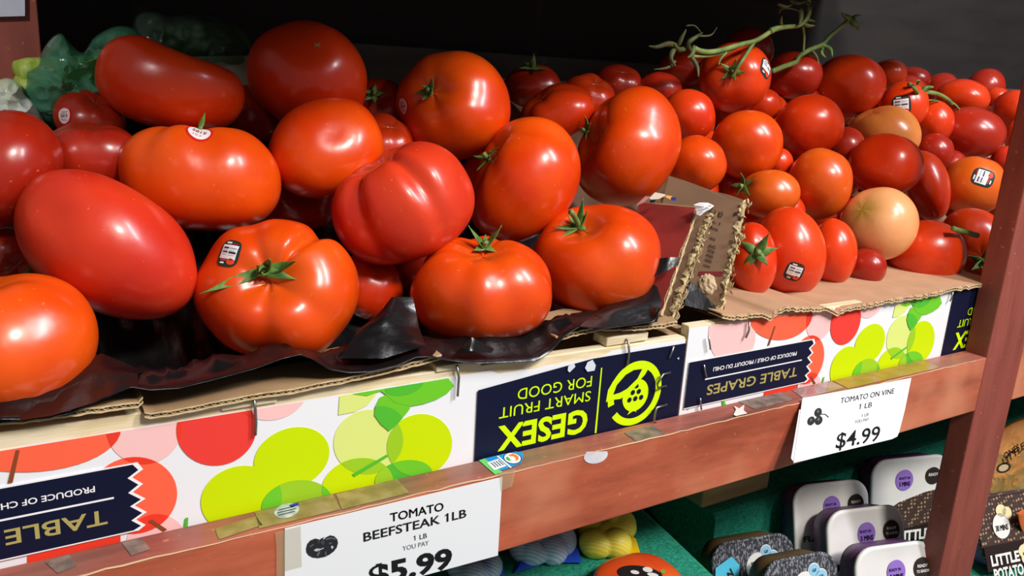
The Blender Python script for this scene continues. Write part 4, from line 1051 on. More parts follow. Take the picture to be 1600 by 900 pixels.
# ------------------------------------------------------------------ vines
def z3(x, y): return (1000+x/4.444, y/4.444)
def vine(name, label, strands, sepals, m1, m2, zf, Y0):
    first = at(*zf(*strands[0][0][0]), Y0)
    e = empty(name, first); tag(e, label, 'vine', 'green tomato vines on the heap'); H = par(e, first)
    for pts, r, dy in strands:
        w_ = smooth_path([at(*zf(x, y), Y0+(dy[i] if isinstance(dy, list) else dy)) for i, (x, y) in enumerate(pts)], 5)
        mb = MB(); mb.tube(w_, [r*(1.1-.25*i/len(w_)) for i in range(len(w_))], 9); mb.build('stalk', m1, H, True)
    for pts, r, dy in sepals:
        w_ = smooth_path([at(*zf(x, y), Y0+dy-.004*i) for i, (x, y) in enumerate(pts)], 5); n = len(w_)
        mb = MB(); mb.tube(w_, [r*(.35+1.3*math.sin(math.pi*min(1, (i/n)*.8+.12)))*(1-.8*(i/n)) for i in range(n)], 6); mb.build('sepal', m2, H, True)
    return e
tv = [t for t in TOM if 'joined to the green stem' in t['label']][0]; yv = tv['P'].y-.035
vine('tomato_vine', 'green stem cluster arching over the joined vine tomato', [
  ([(375,335),(420,355),(480,362),(560,350),(690,312),(790,288),(860,250),(920,212),(1000,190),(1100,178),(1150,140),(1176,80),(1172,10),(1150,-40)], .0028, 0),
  ([(790,296),(740,375),(690,450),(635,540)], .0021, [0, 0, -.002, .006]),
  ([(365,392),(480,388),(600,362),(700,312)], .0017, .002),
  ([(905,218),(930,205),(985,190)], .0034, -.001),
  ([(1130,185),(1140,260),(1134,360)], .0015, .02),
  ([(600,365),(560,410),(545,450)], .0012, .0)],
 [([(250,315),(190,305),(120,325),(60,320)], .0026, 0), ([(262,320),(285,270),(320,205)], .0024, 0), ([(240,335),(212,400),(245,460)], .0028, 0), ([(245,425),(190,470),(95,482)], .0016, 0),
  ([(350,350),(335,300),(400,250),(435,228)], .0024, 0), ([(400,250),(490,245),(535,190)], .0010, .004), ([(345,380),(395,460),(405,535)], .0022, 0), ([(330,330),(270,345),(235,300)], .0026, .003), ([(375,320),(360,380),(330,400)], .0026, 0), ([(320,180),(380,180),(430,235)], .0008, .01),
  ([(1110,60),(1118,120),(1105,170)], .0030, 0), ([(1040,0),(1100,22),(1165,5)], .0020, 0), ([(955,28),(1015,48),(1060,30)], .0016, 0), ([(985,185),(978,150),(985,115)], .0016, 0), ([(1130,165),(1170,180),(1215,178)], .0022, 0), ([(1120,150),(1165,140),(1215,150)], .0022, .004), ([(1150,20),(1190,40),(1180,70)], .0016, 0), ([(965,90),(985,60),(1050,60),(1110,80)], .0012, .005)],
 M_STALK, M_DRYSTALK, z3, yv)
te = [t for t in TOM if 'egg-shaped vine tomato high' in t['label']][0]; ye = te['P'].y-.015
vine('tomato_vine', 'thin green stalk with a star calyx tip left of the egg-shaped tomato', [
  ([(915,497),(1000,462),(1080,432),(1112,388),(1180,345),(1265,310),(1320,250),(1390,190),(1462,128)], .0030, 0),
  ([(1080,440),(1150,462),(1240,470)], .0016, .01), ([(1195,350),(1230,400),(1240,460)], .0013, 0)],
 [([(1265,312),(1320,340),(1335,395)], .0026, 0), ([(1270,330),(1260,370),(1290,400)], .0022, 0), ([(1462,128),(1425,115),(1400,90)], .0028, 0), ([(1462,128),(1490,165),(1525,190)], .0040, 0), ([(1462,128),(1500,112),(1545,105)], .0018, 0), ([(1462,128),(1490,150),(1520,215)], .0020, .003)],
 M_STALK, M_SEPAL, z3, ye)
tl = [t for t in TOM if 'under the loose stalk' in t['label'] and 'dark maroon' in t['label']][0]; yl = tl['P'].y-.045
vine('tomato_vine', 'short loose green stalk hooked over the tomato behind the maroon one', [
  ([(935,605),(970,582),(1010,578),(1070,592),(1120,620),(1150,650)], .0030, 0), ([(1148,640),(1170,655),(1196,684)], .0014, 0), ([(880,525),(915,548),(945,600)], .0024, .004), ([(1090,660),(1075,640),(1030,625),(985,632)], .0010, 0)],
 [([(930,600),(925,570),(900,540)], .0030, 0), ([(950,590),(985,550),(1035,545)], .0032, 0), ([(930,530),(945,505),(925,505)], .0014, 0)], M_STALK, M_SEPAL, lambda x, y: (1200+x/4, y/4), yl)

# ------------------------------------------------------------------ price cards
def card(name, label, corners, Ys, texts, H_=None, back=None):
    """A thin paper card hung on the rail, corners TL TR BR BL in px on its own tilted plane."""
    P0 = at(*corners[0], Ys[0]); P1 = at(*corners[1], Ys[0]); P3 = at(*corners[3], Ys[1])
    n = (P1-P0).cross(P3-P0).normalized()
    if n.y > 0: n = -n
    fn = lambda x, y: onplane(x, y, P0, n)
    e = empty(name, P0); tag(e, label, 'price card', 'price cards on the rail'); H = par(e, P0)
    def slab(poly, nm, off, th, m):
        a = [fn(*p)+n*off for p in poly]; b = [p-n*th for p in a]; k = len(a); mb = MB()
        mb.add(a+b, [tuple(range(k)), tuple(range(2*k-1, k-1, -1))]+[(i, i+k, (i+1) % k+k, (i+1) % k) for i in range(k)]); return mb.build(nm, m, H)
    if back: slab(back, 'backing_sheet', -.0006, .0003, M_PAPER)
    slab(corners, 'paper', 0, .0004, M_PAPER)
    for nm, lst in texts:
        mb = MB()
        for s, a, b, c_, mi, bold in lst: text_to(mb, s, fn, a, b, c_, n*.0003, mi, bold)
        mb.build(nm, inks([(24, 26, 28), (110, 116, 122)]), H)
    return H, fn, n
Hc, fnc, nc_ = card('price_card', 'white beefsteak tomato price card reading $5.99 on the rail', [(445,826),(785,745.5),(778,868),(445,958)], (-.0010, -.0014), [
  ('title_lettering', [('TOMATO', (609.5,815), (693,797), (609,801.5), 0, .014), ('BEEFSTEAK 1LB', (568,846), (728.5,807.5), (567.5,832), 0, .014)]),
  ('small_lettering', [('1 LB', (646,844.5), (667,840), (645.7,836.5), 0, 0), ('YOU PAY', (629,860.5), (670,851), (628.7,853), 1, 0)]),
  ('price_lettering', [('$5.99', (577,916), (706.5,885), (575.5,884), 0, .035)])])
mb = MB()
def pic(poly, off, mi): mb.add([fnc(*p)+nc_*off for p in poly], [tuple(range(len(poly)))], mi)
def zp(x, y): return (470+x/15, 820+y/15)
pic([zp(*p) for p in ((120,560),(150,440),(220,360),(330,315),(420,335),(450,380),(520,360),(580,290),(680,240),(780,260),(850,330),(870,420),(840,530),(770,620),(660,700),(540,750),(400,775),(270,760),(180,710),(130,640))], .0003, 0)
pic([zp(*p) for p in ((300,580),(360,545),(470,550),(540,520),(520,550),(430,590),(360,615),(310,600))], .0005, 2)
pic([zp(*p) for p in ((700,490),(745,480),(760,520),(730,560),(705,530))], .0005, 2)
pic([zp(*p) for p in ((560,320),(680,285),(800,300),(830,350),(720,320),(600,350))], .0004, 1)
pic([zp(*p) for p in ((380,380),(440,330),(500,350),(560,380),(520,480),(470,430),(400,420))], .0005, 3)
for a in ((200,500,280,440,300,460,220,520), (360,700,420,600,460,620,400,740), (560,640,580,740,600,730,590,600), (650,420,720,400,720,430,660,450)):
    pic([zp(a[i], a[i+1]) for i in range(0, 8, 2)], .0004, 1)
pic([zp(*p) for p in ((430,400),(460,310),(500,300),(540,270),(520,330),(540,360),(480,350),(450,420))], .0006, 0)
mb.build('tomato_picture', inks([(40, 43, 48), (92, 94, 100), (190, 192, 196), (66, 68, 74)]), Hc)
Hd, fnd, nd_ = card('price_card', 'white vine tomato price card reading $4.99, hanging askew below the rail', [(1254,622),(1340,606.5),(1424,590.5),(1414,640),(1405,675),(1402,682),(1394,686),(1320,704),(1240,723.5)], (-.0012, -.0100), [
  ('title_lettering', [('TOMATO ON VINE', (1312.5,630.5), (1396.5,614.5), (1314,621.5), 0, 0), ('1 LB', (1341,639.5), (1361.5,636), (1342.5,631), 0, 0)]),
  ('small_lettering', [('1 LB', (1345.5,652), (1356.5,649.5), (1346,647), 1, 0), ('YOU PAY', (1335,661.8), (1357,657.4), (1336,656.5), 1, 0)]),
  ('price_lettering', [('$4.99', (1305,701), (1373,688), (1308.5,676), 0, .008)])], back=[(1250,640),(1300,640),(1300,708),(1239.5,720),(1237,716)])
mb = MB()
def pic2(poly, off, mi): mb.add([fnd(*p)+nd_*off for p in poly], [tuple(range(len(poly)))], mi)
def zq(x, y): return (1240+x/6.668, 590+y/6.668)
for i, (cx_, cy_) in enumerate(((253,362),(180,450),(258,445))):
    pic2([zq(*p) for p in ell(cx_, cy_, 37, 48, 25, 26)], .0003+.0001*i, 0); pic2([zq(*p) for p in ell(cx_-6, cy_-10, 12, 16, 20, 14)], .0007, 1)
pic2([zq(*p) for p in ((285,375),(330,378),(365,410),(360,416),(326,386),(285,383))], .0004, 0)
mb.build('tomato_picture', inks([(48, 51, 55), (104, 108, 114)]), Hd)

# ------------------------------------------------------------------ celery and bags at the back left
def pillow(name, outline, Y, th, m, amp, sc_, seed, parent=None, nr=22, n=120, flatten=.5, ridged=True):
    """A crumpled bag: closed outline (px at depth Y), bulging th to front and back, with creases."""
    cx_ = sum(p[0] for p in outline)/len(outline); cy_ = sum(p[1] for p in outline)/len(outline)
    o3 = smooth_path([at(x, y, Y) for x, y in outline+outline[:1]], 8)[:-1]; n = len(o3); c = at(cx_, cy_, Y)
    vs = []; fs = []; tow = (CAM-c).normalized()
    for side in (1, -1):
        base = len(vs)
        for i in range(nr+1):
            r = i/nr
            for k in range(n):
                p = c.lerp(o3[k], r); b = th*(max(0, 1-r*r)**flatten)
                q = p*sc_+Vector((seed*5.3, side*2.0, seed))
                nz = ((1-2*abs(noise.noise(q)))+.55*(1-2*abs(noise.noise(q*2.3)))-.5) if ridged else noise.noise(q)
                vs.append(p+tow*side*b+tow*amp*nz*(.25+.75*(1-r*r))+Vector((0, 0, 1))*amp*.4*noise.noise(q*1.7)*(1-r))
        for i in range(nr):
            for k in range(n):
                a = base+i*n+k; b2 = base+i*n+(k+1) % n
                fs.append((a, b2, b2+n, a+n) if side == 1 else (a, a+n, b2+n, b2))
    o = mesh(name, vs, fs, m, parent, False, None, c)
    bm = bmesh.new(); bm.from_mesh(o.data); bmesh.ops.remove_doubles(bm, verts=bm.verts, dist=1e-6); bm.to_mesh(o.data); bm.free()
    return o
M_CEL = mat('celery_green', (150, 178, 60), .45, (196, 210, 110), 30, (8, 8, 1)); M_CEL2 = mat('celery_pale', (210, 224, 150), .45, (232, 238, 190), 30)
cy0 = .272
eC = empty('celery', at(60, 140, cy0)); tag(eC, 'celery bunch whose pale green stalk ends poke out of the green bag', 'celery'); HC = par(eC, at(60, 140, cy0))
for a, b, r in (((26,112),(170,104),.0090), ((27,136),(160,150),.0098), ((40,124),(180,126),.0100)):
    mb = MB(); A_, B_ = at(*a, cy0-.004), at(*b, cy0+.02); pts = [A_.lerp(B_, i/8) for i in range(9)]
    mb.tube(pts, [r*.82, r*1.02]+[r]*7, 16); mb.build('stalk', M_CEL, HC, True)
o = pillow('produce_bag', [(38,112),(58,102),(66,80),(82,58),(97,53),(112,70),(130,82),(148,58),(178,42),(206,44),(222,60),(228,100),(212,150),(170,176),(110,196),(66,196),(46,176),(36,152),(40,128)], cy0, .030, M_GREENBAG, .010, 48, 3)
tag(o, 'crumpled translucent green produce bag around the celery stalks', 'bag')
mb = MB()
o = pillow('produce_bag', [(-20,130),(10,122),(30,130),(38,146),(50,158),(64,176),(70,200),(40,200),(-20,190)], cy0-.012, .016, mat('pale_lime_film', (196, 220, 160), .2, (232, 240, 236), 26, coat=.5), .008, 60, 6)
tag(o, 'pale lime plastic bag wedged at the left edge beneath the celery', 'bag')
eV = at(325, 62, .36)
o = blob('cabbage', eV, .036, .030, .018, mat('dark_green_leaf', (40, 62, 22), .5, (70, 92, 38), 40), .08, 1.6, None, 5); tag(o, 'shaded dark green cabbage in the clear bag at the back', 'cabbage')
o = pillow('produce_bag', [(196,96),(204,60),(214,24),(240,18),(268,26),(300,20),(340,24),(376,50),(392,86),(384,104),(320,108),(250,108)], .355, .040, M_DARKBAG, .010, 42, 9)
tag(o, 'dim clear plastic bag at the back above the saddle-shaped tomato', 'bag')
mb = MB(); q0, q1 = at(292, 88, .325), at(392, 86, .335); 
mb.quadbox([q0+Vector((0,0,-.04)), q1+Vector((0,0,-.04)), q1+Vector((.004,.03,-.04)), q0+Vector((.004,.03,-.04)), q0, q1, q1+Vector((.004,.03,-.003)), q0+Vector((.004,.03,-.003))])
o = mb.build('carton', mat('dull_beige_card', (150, 142, 122), .7, (168, 160, 140), 20), bevel=.002); tag(o, 'dull beige carton edge behind the saddle-shaped tomato', 'carton')

# ------------------------------------------------------------------ lower shelf
ZL = -.345
mb = MB(); mb.box(.30, 1.86, -.03, .48, ZL+.0005, ZL+.008); o = mb.build('turf_mat', M_TURF); tag(o, 'dark green turf mat covering the lower shelf', 'mat')
BT = -.246
prof = [(.190, ZL+.009), (.190, -.30), (.191, BT-.006), (.196, BT), (.30, BT), (.475, BT)]
rows = [[Vector((.70+1.14*k/140, y+((.004*math.sin(k*.55)+.004*noise.noise(Vector((k*.2, i, 1)))) if i < 3 else 0), z)) for k in range(141)] for i, (y, z) in enumerate(prof)]
mb = MB(); v_ = [p for r in rows for p in r]; mb.add(v_, [(i*141+k, i*141+k+1, (i+1)*141+k+1, (i+1)*141+k) for i in range(5) for k in range(140)]+[tuple(i*141 for i in range(5, -1, -1)), tuple(i*141+140 for i in range(6))])
o = mb.build('turf_step', M_TURF, None); tag(o, 'green turf covered step with soft folds behind the tray packs', 'shelf step')
A_ = at(1087, 868, .045); B_ = at(1015, 800, .125); d_ = B_-A_; A2 = A_-d_*1.3; B2 = B_+d_*1.2; LX = Vector((-.62, 0, 0))
mb = MB(); lo_ = lambda p: Vector((p.x, p.y, ZL+.009))
mb.quadbox([lo_(A2+LX), lo_(A2), lo_(B2), lo_(B2+LX), A2+LX, A2, B2, B2+LX])
o = mb.build('turf_step', M_TURF, bevel=.006); tag(o, 'green turf covered step under the net bags', 'shelf step')
def stepz(x, y):
    n = d_.cross(LX).normalized(); return onplane(x, y, A_, n)
# folded cardboard box at the back under the rail
bx = [onz(1100, 798, BT+.0005), onz(1202, 764, BT+.0005)]
mb = MB(); x0, x1, yb = bx[0].x, bx[1].x, bx[0].y+.004
mb.box(x0, x1, yb, yb+.04, BT+.0005, BT+.16)
o = mb.build('cardboard_box', mat('tan_box_card', (190, 150, 100), .8, (212, 174, 126), 8, (1, 1, 9)), bevel=.003); tag(o, 'tan cardboard box on the turf behind the rail', 'box')
# tray packs
def rrect(w_, h_, r, n=8):
    o = []
    for cx_, cy_, a0 in ((w_/2-r, h_-r, 0), (-w_/2+r, h_-r, 90), (-w_/2+r, r, 180), (w_/2-r, r, 270)):
        for k in range(n+1):
            a = math.radians(a0+90*k/n); o.append((cx_+r*math.cos(a), cy_+r*math.sin(a)))
    return o
def knit_mat():
    m = mat('grey_knit_print', (44, 46, 54), .8); nt = m.node_tree; b = nt.nodes['Principled BSDF']
    tc = nt.nodes.new('ShaderNodeTexCoord'); mp = nt.nodes.new('ShaderNodeMapping'); mp.inputs['Scale'].default_value = (1, 1, .32)
    mp.inputs['Rotation'].default_value = (0, .5, 0)
    v = nt.nodes.new('ShaderNodeTexNoise'); v.inputs['Scale'].default_value = 520; v.inputs['Detail'].default_value = 2
    r = nt.nodes.new('ShaderNodeValToRGB'); r.color_ramp.elements[0].position = .48; r.color_ramp.elements[1].position = .66
    r.color_ramp.elements[0].color = (*lin((46, 48, 56)), 1); r.color_ramp.elements[1].color = (*lin((150, 152, 160)), 1)
    nt.links.new(tc.outputs['Object'], mp.inputs[0]); nt.links.new(mp.outputs[0], v.inputs['Vector']); nt.links.new(v.outputs[0], r.inputs[0]); nt.links.new(r.outputs[0], b.inputs['Base Color'])
    return m
def dot_mat():
    m = mat('brown_dotted_print', (58, 40, 36), .7); nt = m.node_tree; b = nt.nodes['Principled BSDF']
    tc = nt.nodes.new('ShaderNodeTexCoord'); v = nt.nodes.new('ShaderNodeTexVoronoi'); v.inputs['Scale'].default_value = 190; v.inputs['Randomness'].default_value = .25
    r = nt.nodes.new('ShaderNodeValToRGB'); r.color_ramp.elements[0].position = .28; r.color_ramp.elements[1].position = .36
    r.color_ramp.elements[0].color = (*lin((170, 138, 104)), 1); r.color_ramp.elements[1].color = (*lin((62, 44, 38)), 1)
    nt.links.new(tc.outputs['Object'], v.inputs['Vector']); nt.links.new(v.outputs['Distance'], r.inputs[0]); nt.links.new(r.outputs[0], b.inputs['Base Color'])
    return m
M_KNIT = knit_mat(); M_DOT = dot_mat()
M_FILM = mat('white_film', (236, 235, 232), .25, (246, 245, 242), 20, coat=.5, bump=.15, bscale=30)
M_PURPLE = mat('purple_tray', (104, 62, 116), .4, (132, 88, 148), 14); M_KRAFT = mat('kraft_tray', (96, 76, 40), .7, (120, 98, 54), 14)
def pack(label, px, Y, w_, h_, style, tray_m, yaw=-.26, lean=.30, group='potato tray packs on the lower shelf', dep=.034, name='tray_pack'):
    top = at(*px, Y); w_ = w_*(top-CAM).dot(FWD)/F; k_ = w_/.122; ex = Vector((math.cos(yaw), math.sin(yaw), 0)); ey = Vector((-math.sin(yaw), math.cos(yaw), 0)); up = (Vector((0, 0, 1))*math.cos(lean)+ey*math.sin(lean)); nn = ex.cross(up).normalized()
    if nn.y > 0: nn = -nn
    O = top-up*h_
    if O.z < ZL+.018:
        h_ = max(.05, h_-(ZL+.018-O.z)/up.z); O = top-up*h_
    e = empty(name, O); tag(e, label, 'tray pack', group); H = par(e, O)
    f = lambda u, v, d=0: O+ex*u+up*v+nn*d
    tv_ = h_
    def ring(k, d): return [f(u*k, h_/2+(v-h_/2)*k, d) for u, v in rrect(w_, h_, .024)]
    loops = [ring(.95, -.004), ring(.94, -dep*.5), ring(.91, -dep*.93), ring(.86, -dep)]
    n = len(loops[0]); mb = MB(); mb.add([p for l in loops for p in l], [(i*n+k, i*n+(k+1) % n, (i+1)*n+(k+1) % n, (i+1)*n+k) for i in range(3) for k in range(n)]+[tuple(3*n+k for k in range(n))])
    mb.build('tray', tray_m, H, True)
    loops = [ring(.99, -.004), ring(1, -.002), ring(1.0, 0), ring(.95, .0014), ring(.92, .0006), ring(.5, .0022)]
    mb = MB(); mb.add([p for l in loops for p in l], [(i*n+k, i*n+(k+1) % n, (i+1)*n+(k+1) % n, (i+1)*n+k) for i in range(5) for k in range(n)]+[tuple(5*n+k for k in range(n)), tuple(range(n))[::-1]])
    mb.build('lid', {'white': M_FILM, 'knit': M_KNIT, 'brown': M_DOT, 'half': M_FILM}[style], H, style in ('white', 'half'))
    mb = MB(); D = .0032
    def disc(u, v, ru, rv, mi, d=D, n=26): mb.add([f(u+ru*math.cos(2*math.pi*k/n), v+rv*math.sin(2*math.pi*k/n), d) for k in range(n)], [tuple(range(n))], mi)
    def quad(u0, u1, v0, v1, mi, d=D): mb.add([f(u0, v0, d), f(u1, v0, d), f(u1, v1, d), f(u0, v1, d)], [(0, 1, 2, 3)], mi)
    def tx(s, u, v, ww, hh, mi, d=D+.0004, bold=.02): text_uv(mb, s, f(u, v, d), ex, up, ww, hh, mi, bold)
    tv_ = h_
    if style == 'white':
        disc(-.002, tv_-.030, .0125, .0135, 0); tx('READY IN', -.004, tv_-.027, .016, .0034, 1); tx('5 MINS', -.002, tv_-.035, .018, .0060, 1, bold=.03)
        disc(.034, tv_-.030, .0120, .0125, 2); tx('READY', .034, tv_-.027, .014, .0034, 3); tx('TO SEASON', .034, tv_-.033, .017, .0032, 3)
        tx('FLAVOR', -.02, tv_-.066, .05, .007, 2, bold=.03)
    elif style == 'knit':
        disc(.002, tv_-.033, .0150, .0165, 3); tx('READY IN', .002, tv_-.028, .016, .0034, 2); tx('30 MINS', .002, tv_-.037, .021, .0062, 2, bold=.03)
        for u, v, r in ((.015, tv_-.017, .0068), (.024, tv_-.025, .0074)): disc(u, v, r*1.15, r*1.15, 3, D-.0003); disc(u, v, r, r, 4, D+.0002); tx('GF', u, v, r*.8, r*.5, 2, D+.0006)
        if 'cyan' in label:
            mb.add([f(u, v, D) for u, v in ((-.058, tv_-.098), (-.030, tv_-.075), (-.022, tv_-.027), (-.032, tv_-.016), (-.054, tv_-.026))], [(0, 1, 2, 3, 4)], 5)
            vs, fs, W, cap = text2d('NEW', .03); a = .85
            mb.add([f(-.047+(x*math.cos(a)-y*math.sin(a))*.0125, tv_-.056+(x*math.sin(a)+y*math.cos(a))*.0125, D+.0004) for x, y in vs], fs, 2)
    elif style == 'half':
        disc(-.014, tv_-.030, .0145, .0145, 0); tx('READY IN', -.014, tv_-.027, .018, .0036, 1); tx('5 MINS', -.014, tv_-.035, .018, .006, 1, bold=.03); disc(.034, tv_-.028, .013, .0120, 2); tx('READY', .034, tv_-.026, .016, .004, 3)
    elif style == 'brown':
        quad(-w_*.5, w_*.5, .0, tv_-.062, 6, D-.0006)
        tx('LITTLE', -.036, tv_-.080, .050, .013, 3, bold=.04); tx('POTATO', -.034, tv_-.097, .052, .013, 3, bold=.04)
        disc(-.032, tv_-.040, .015, .016, 3); tx('30 MINS', -.032, tv_-.042, .022, .007, 2, bold=.03); disc(-.028, tv_-.021, .009, .008, 7); disc(-.018, tv_-.025, .008, .008, 7)
        for u, v in ((.000, tv_-.076), (.010, tv_-.071), (.018, tv_-.078), (.012, tv_-.086), (.003, tv_-.085)): disc(u, v, .0105, .0085, 7, D+.0001*u)
        tx('for your grill', .009, tv_-.079, .026, .004, 2, D+.0006); disc(.026, tv_-.056, .012, .012, 8); tx('READY', .026, tv_-.055, .016, .004, 2); disc(.028, tv_-.098, .012, .012, 9)
    if mb.v:
        mb.build('badges', inks([(150, 116, 204), (60, 36, 84), (50, 42, 38), (236, 236, 232), (150, 206, 236), (92, 204, 238), (44, 32, 30), (238, 226, 176), (244, 206, 96), (226, 82, 70)]), H)
    if style == 'half':
        mb = MB(); pl_ = [(-.028, .0), (-.030, tv_-.064), (-.022, tv_-.060), (.02, tv_-.050), (w_*.5, tv_-.044), (w_*.5, .0)]
        mb.add([f(u, v, .0036) for u, v in pl_]+[f(u, v, .0030) for u, v in pl_], [(0,1,2,3,4,5), (11,10,9,8,7,6)]+[(i, i+6, (i+1) % 6+6, (i+1) % 6) for i in range(6)])
        mb.build('sleeve', M_DOT, H)
        mb = MB(); mb.add([f(u, v, .0039) for u, v in ((-.028, .0), (-.029, tv_-.098), (w_*.5, tv_-.090), (w_*.5, .0))], [(0, 1, 2, 3)], 1)
        text_uv(mb, 'LITTLE', f(.004, tv_-.107, .0044), ex, up, .050, .014, 0, .04); mb.build('sleeve_lettering', inks([(236, 236, 232), (44, 32, 30)]), H)
    return H
pack('purple tray pack with white lid, rearmost of the three overlapping ones', (1298, 753), .150, 138, .15, 'white', M_PURPLE)
pack('purple tray pack with white lid in the middle of the three overlapping ones', (1352, 793), .095, 144, .15, 'white', M_PURPLE)
pack('purple tray pack with white lid nearest the foot of the red post', (1398, 850), .035, 150, .15, 'white', M_PURPLE)
pack('tray pack with white lid and brown dotted sleeve behind the red post', (1425, 714), .148, 150, .17, 'half', M_PURPLE, lean=.2)
pack('grey knit-print tray pack carrying a cyan flag', (1176, 840), .135, 152, .15, 'knit', M_KRAFT, yaw=-.2, lean=.3)
pack('grey knit-print tray pack in front of the cyan-flagged one', (1250, 868), .070, 140, .15, 'knit', M_KRAFT, yaw=-.2, lean=.3)
pack('dark brown tray pack with speech bubble print right of the red post', (1580, 768), .055, 160, .17, 'brown', M_PURPLE, yaw=-.2, lean=.45)
# orange bags right of the post
M_OR = mat('orange_bag_film', (206, 128, 56), .3, (226, 152, 82), 18, coat=.4); M_OR2 = mat('orange_root_film', (224, 104, 40), .35, (236, 126, 60), 18, coat=.3)
o = pillow('produce_bag', [(1530,770),(1535,700),(1560,672),(1610,650),(1680,650),(1700,720),(1690,760),(1640,770),(1590,776),(1555,776)], .15, .05, M_OR, .010, 26, 12)
tag(o, 'crumpled orange printed plastic bag behind the red post', 'bag'); HO = hnd(o)
mb = MB()
for s, a, b, c_ in (('LITTLE', (1568,728), (1602,700), (1565,718)), ('ONES', (1570,718), (1594,702), (1567,709))):
    text_to(mb, s, lambda x, y: at(x, y, .098), a, b, c_, Vector(), 0, .04)
mb.add([at(x, y, .098) for x, y in ell(1568, 731, 12, 8, -20, 20)], [tuple(range(20))], 0); mb.add([at(x, y, .0975) for x, y in ell(1568, 731, 8, 5, -20, 20)], [tuple(range(20))], 1)
mb.build('bag_lettering', inks([(70, 44, 26), (226, 200, 160)]), HO)
o = pillow('produce_bag', [(1590,802),(1604,795),(1640,798),(1655,830),(1630,845),(1604,838),(1594,822)], .030, .008, M_OR2, .004, 26, 15)
tag(o, 'small bright orange bag at the right edge above the speech bubbles', 'bag')
# net bags on the turf step
def lump_mat(name, c, c2):
    m = mat(name, c, .45); nt = m.node_tree; b = nt.nodes['Principled BSDF']
    at_ = nt.nodes.new('ShaderNodeAttribute'); at_.attribute_name = 'bulge'
    mx = nt.nodes.new('ShaderNodeMix'); mx.data_type = 'RGBA'; mx.inputs['A'].default_value = (*lin(c), 1); mx.inputs['B'].default_value = (*lin(c2), 1)
    tc = nt.nodes.new('ShaderNodeTexCoord'); wv = nt.nodes.new('ShaderNodeTexWave'); wv.inputs['Scale'].default_value = 130; wv.bands_direction = 'DIAGONAL'
    mu = nt.nodes.new('ShaderNodeMath'); mu.operation = 'MULTIPLY_ADD'; mu.inputs[1].default_value = -.4
    nt.links.new(tc.outputs['Object'], wv.inputs['Vector']); nt.links.new(wv.outputs['Fac'], mu.inputs[0]); nt.links.new(at_.outputs['Fac'], mu.inputs[2])
    cl = nt.nodes.new('ShaderNodeClamp'); nt.links.new(mu.outputs[0], cl.inputs[0]); nt.links.new(cl.outputs[0], mx.inputs['Factor'])
    nt.links.new(mx.outputs['Result'], b.inputs['Base Color'])
    return m
def net_bag(label, lumps, m, tail):
    """Net skin drawn tight over round produce: lumps = (px, py, radius px, lift)."""
    ps = []
    for x, y, r, lift in lumps:
        base = stepz(x, y+r); dd = (base-CAM).dot(FWD); rm = r*dd/F
        ps.append((at(x, y, base.y+rm*.6), rm))
    c = sum((p for p, r in ps), Vector())/len(ps)
    vs = []; fs = []; bu = []; nu, nv = 90, 56
    for i in range(nv+1):
        th = math.pi*i/nv
        for k in range(nu):
            ph = 2*math.pi*k/nu; d = Vector((math.sin(th)*math.cos(ph), math.sin(th)*math.sin(ph), math.cos(th))); ac = 0; best = 0
            for p, r in ps:
                o_ = p-c; b_ = d.dot(o_); q = r*r-(o_.length_squared-b_*b_)
                e_ = b_+math.sqrt(q) if q > 0 else max(0, b_)*.8*math.exp(q/(r*r))
                ac += max(0, e_)**3.6; best = max(best, q/(r*r))
            rad = ac**(1/3.6)*.86; vs.append(c+d*max(rad, .004)); bu.append(max(0, min(1, best*1.5-.15)))
    for i in range(nv):
        for k in range(nu): a = i*nu+k; b2 = i*nu+(k+1) % nu; fs.append((a, a+nu, b2+nu, b2))
    e = empty('net_bag', c); tag(e, label, 'net bag', 'net bags of produce on the turf step'); H = par(e, c)
    o = mesh('net', vs, fs, m, H, True); at_ = o.data.attributes.new('bulge', 'FLOAT', 'POINT')
    for i, b2 in enumerate(bu): at_.data[i].value = b2
    tp = [stepz(x, y)+Vector((0, -.004, .003+z)) for x, y, z in tail]; mb = MB()
    n_ = len(tp); mb.add(tp+[p+Vector((.002, .006, -.002)) for p in tp], [tuple(range(n_)), tuple(range(2*n_-1, n_-1, -1))]+[(i, i+n_, (i+1) % n_+n_, (i+1) % n_) for i in range(n_)])
    mb.build('net_tail', m, H)
net_bag('yellow net bag of round produce on the turf below the rail', [(922,826,26,0), (955,812,28,0), (978,822,24,0), (925,852,26,0), (966,852,27,0), (946,838,26,0)], lump_mat('yellow_net', (212, 176, 8), (250, 236, 90)), [(975,880,0), (998,874,0), (988,852,.006), (970,845,.01)])
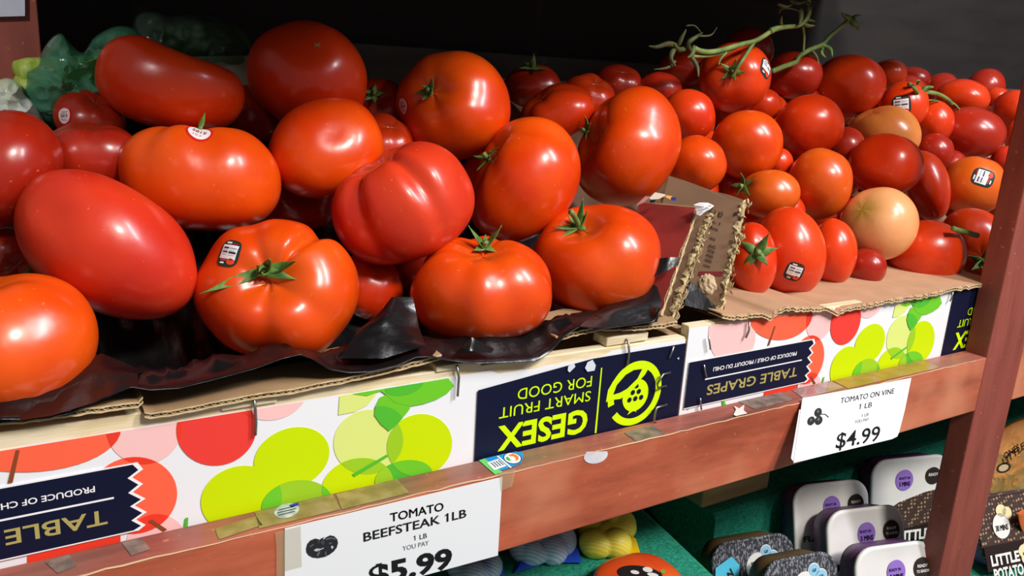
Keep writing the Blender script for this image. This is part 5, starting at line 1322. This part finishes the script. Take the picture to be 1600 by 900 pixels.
net_bag('blue net bag of pale bulbs left of the yellow net bag', [(812,850,26,0), (845,842,30,0), (880,842,28,0), (868,862,26,0), (828,866,24,0)], lump_mat('blue_net', (30, 80, 200), (218, 226, 244)), [(800,896,0), (850,880,0), (905,880,0), (896,862,.006), (820,872,.006)])
net_bag('blue net bag of pale bulbs partly behind the beefsteak price card', [(715,882,26,0), (745,872,28,0), (768,886,24,0), (740,900,26,0)], lump_mat('blue_net', (30, 80, 200), (218, 226, 244)), [(760,912,0), (785,902,0), (780,890,.006), (750,895,.006)])
# red and black printed punnet lid at the bottom edge
tp = stepz(1000, 905)
def punnet():
    c = stepz(995, 925)+Vector((0, 0, .008)); e = empty('produce_pack', c); tag(e, 'orange and black printed pack at the bottom edge below the yellow net bag', 'pack'); H = par(e, c)
    nu, nv = 60, 24; vs = []; fs = []
    rx, ry, rz = .038, .032, .014
    for i in range(nv+1):
        th = math.pi*i/nv
        for k in range(nu):
            ph = 2*math.pi*k/nu; sx, cx_ = math.sin(th), math.cos(th)
            g = lambda v, p=.55: math.copysign(abs(v)**p, v)
            vs.append(c+Vector((rx*g(sx, .7)*g(math.cos(ph), .8), ry*g(sx, .7)*g(math.sin(ph), .8), rz*g(cx_, .6))))
    for i in range(nv):
        for k in range(nu): a = i*nu+k; b = i*nu+(k+1) % nu; fs.append((a, a+nu, b+nu, b))
    mesh('wrapper', vs, fs, mat('orange_print_film', (214, 70, 28), .25, (232, 98, 40), 20, coat=.5), H, True)
    bv = BVHTree.FromPolygons(vs, fs); mb = MB()
    def dr(poly, lay, mi):
        pts = []
        for x, y in poly:
            h = bv.ray_cast(CAM, ray(x, y).normalized()); pts.append((h[0] if h[0] is not None else bv.find_nearest(at(x, y, c.y))[0])-ray(x, y).normalized()*(.001+.0004*lay))
        mb.add(pts, [tuple(range(len(pts)))], mi)
    dr(ell(1000, 897, 36, 13, 8, 30), 0, 0); dr(ell(1012, 890, 8, 4, 10, 14), 1, 1); dr(ell(992, 894, 7, 3, 10, 14), 1, 1); dr(ell(1020, 898, 9, 3, 10, 14), 1, 1); dr(ell(1036, 893, 4, 3, 0, 12), 1, 2)
    mb.build('print', inks([(34, 28, 28), (216, 214, 210), (120, 160, 60)]), H)
punnet()
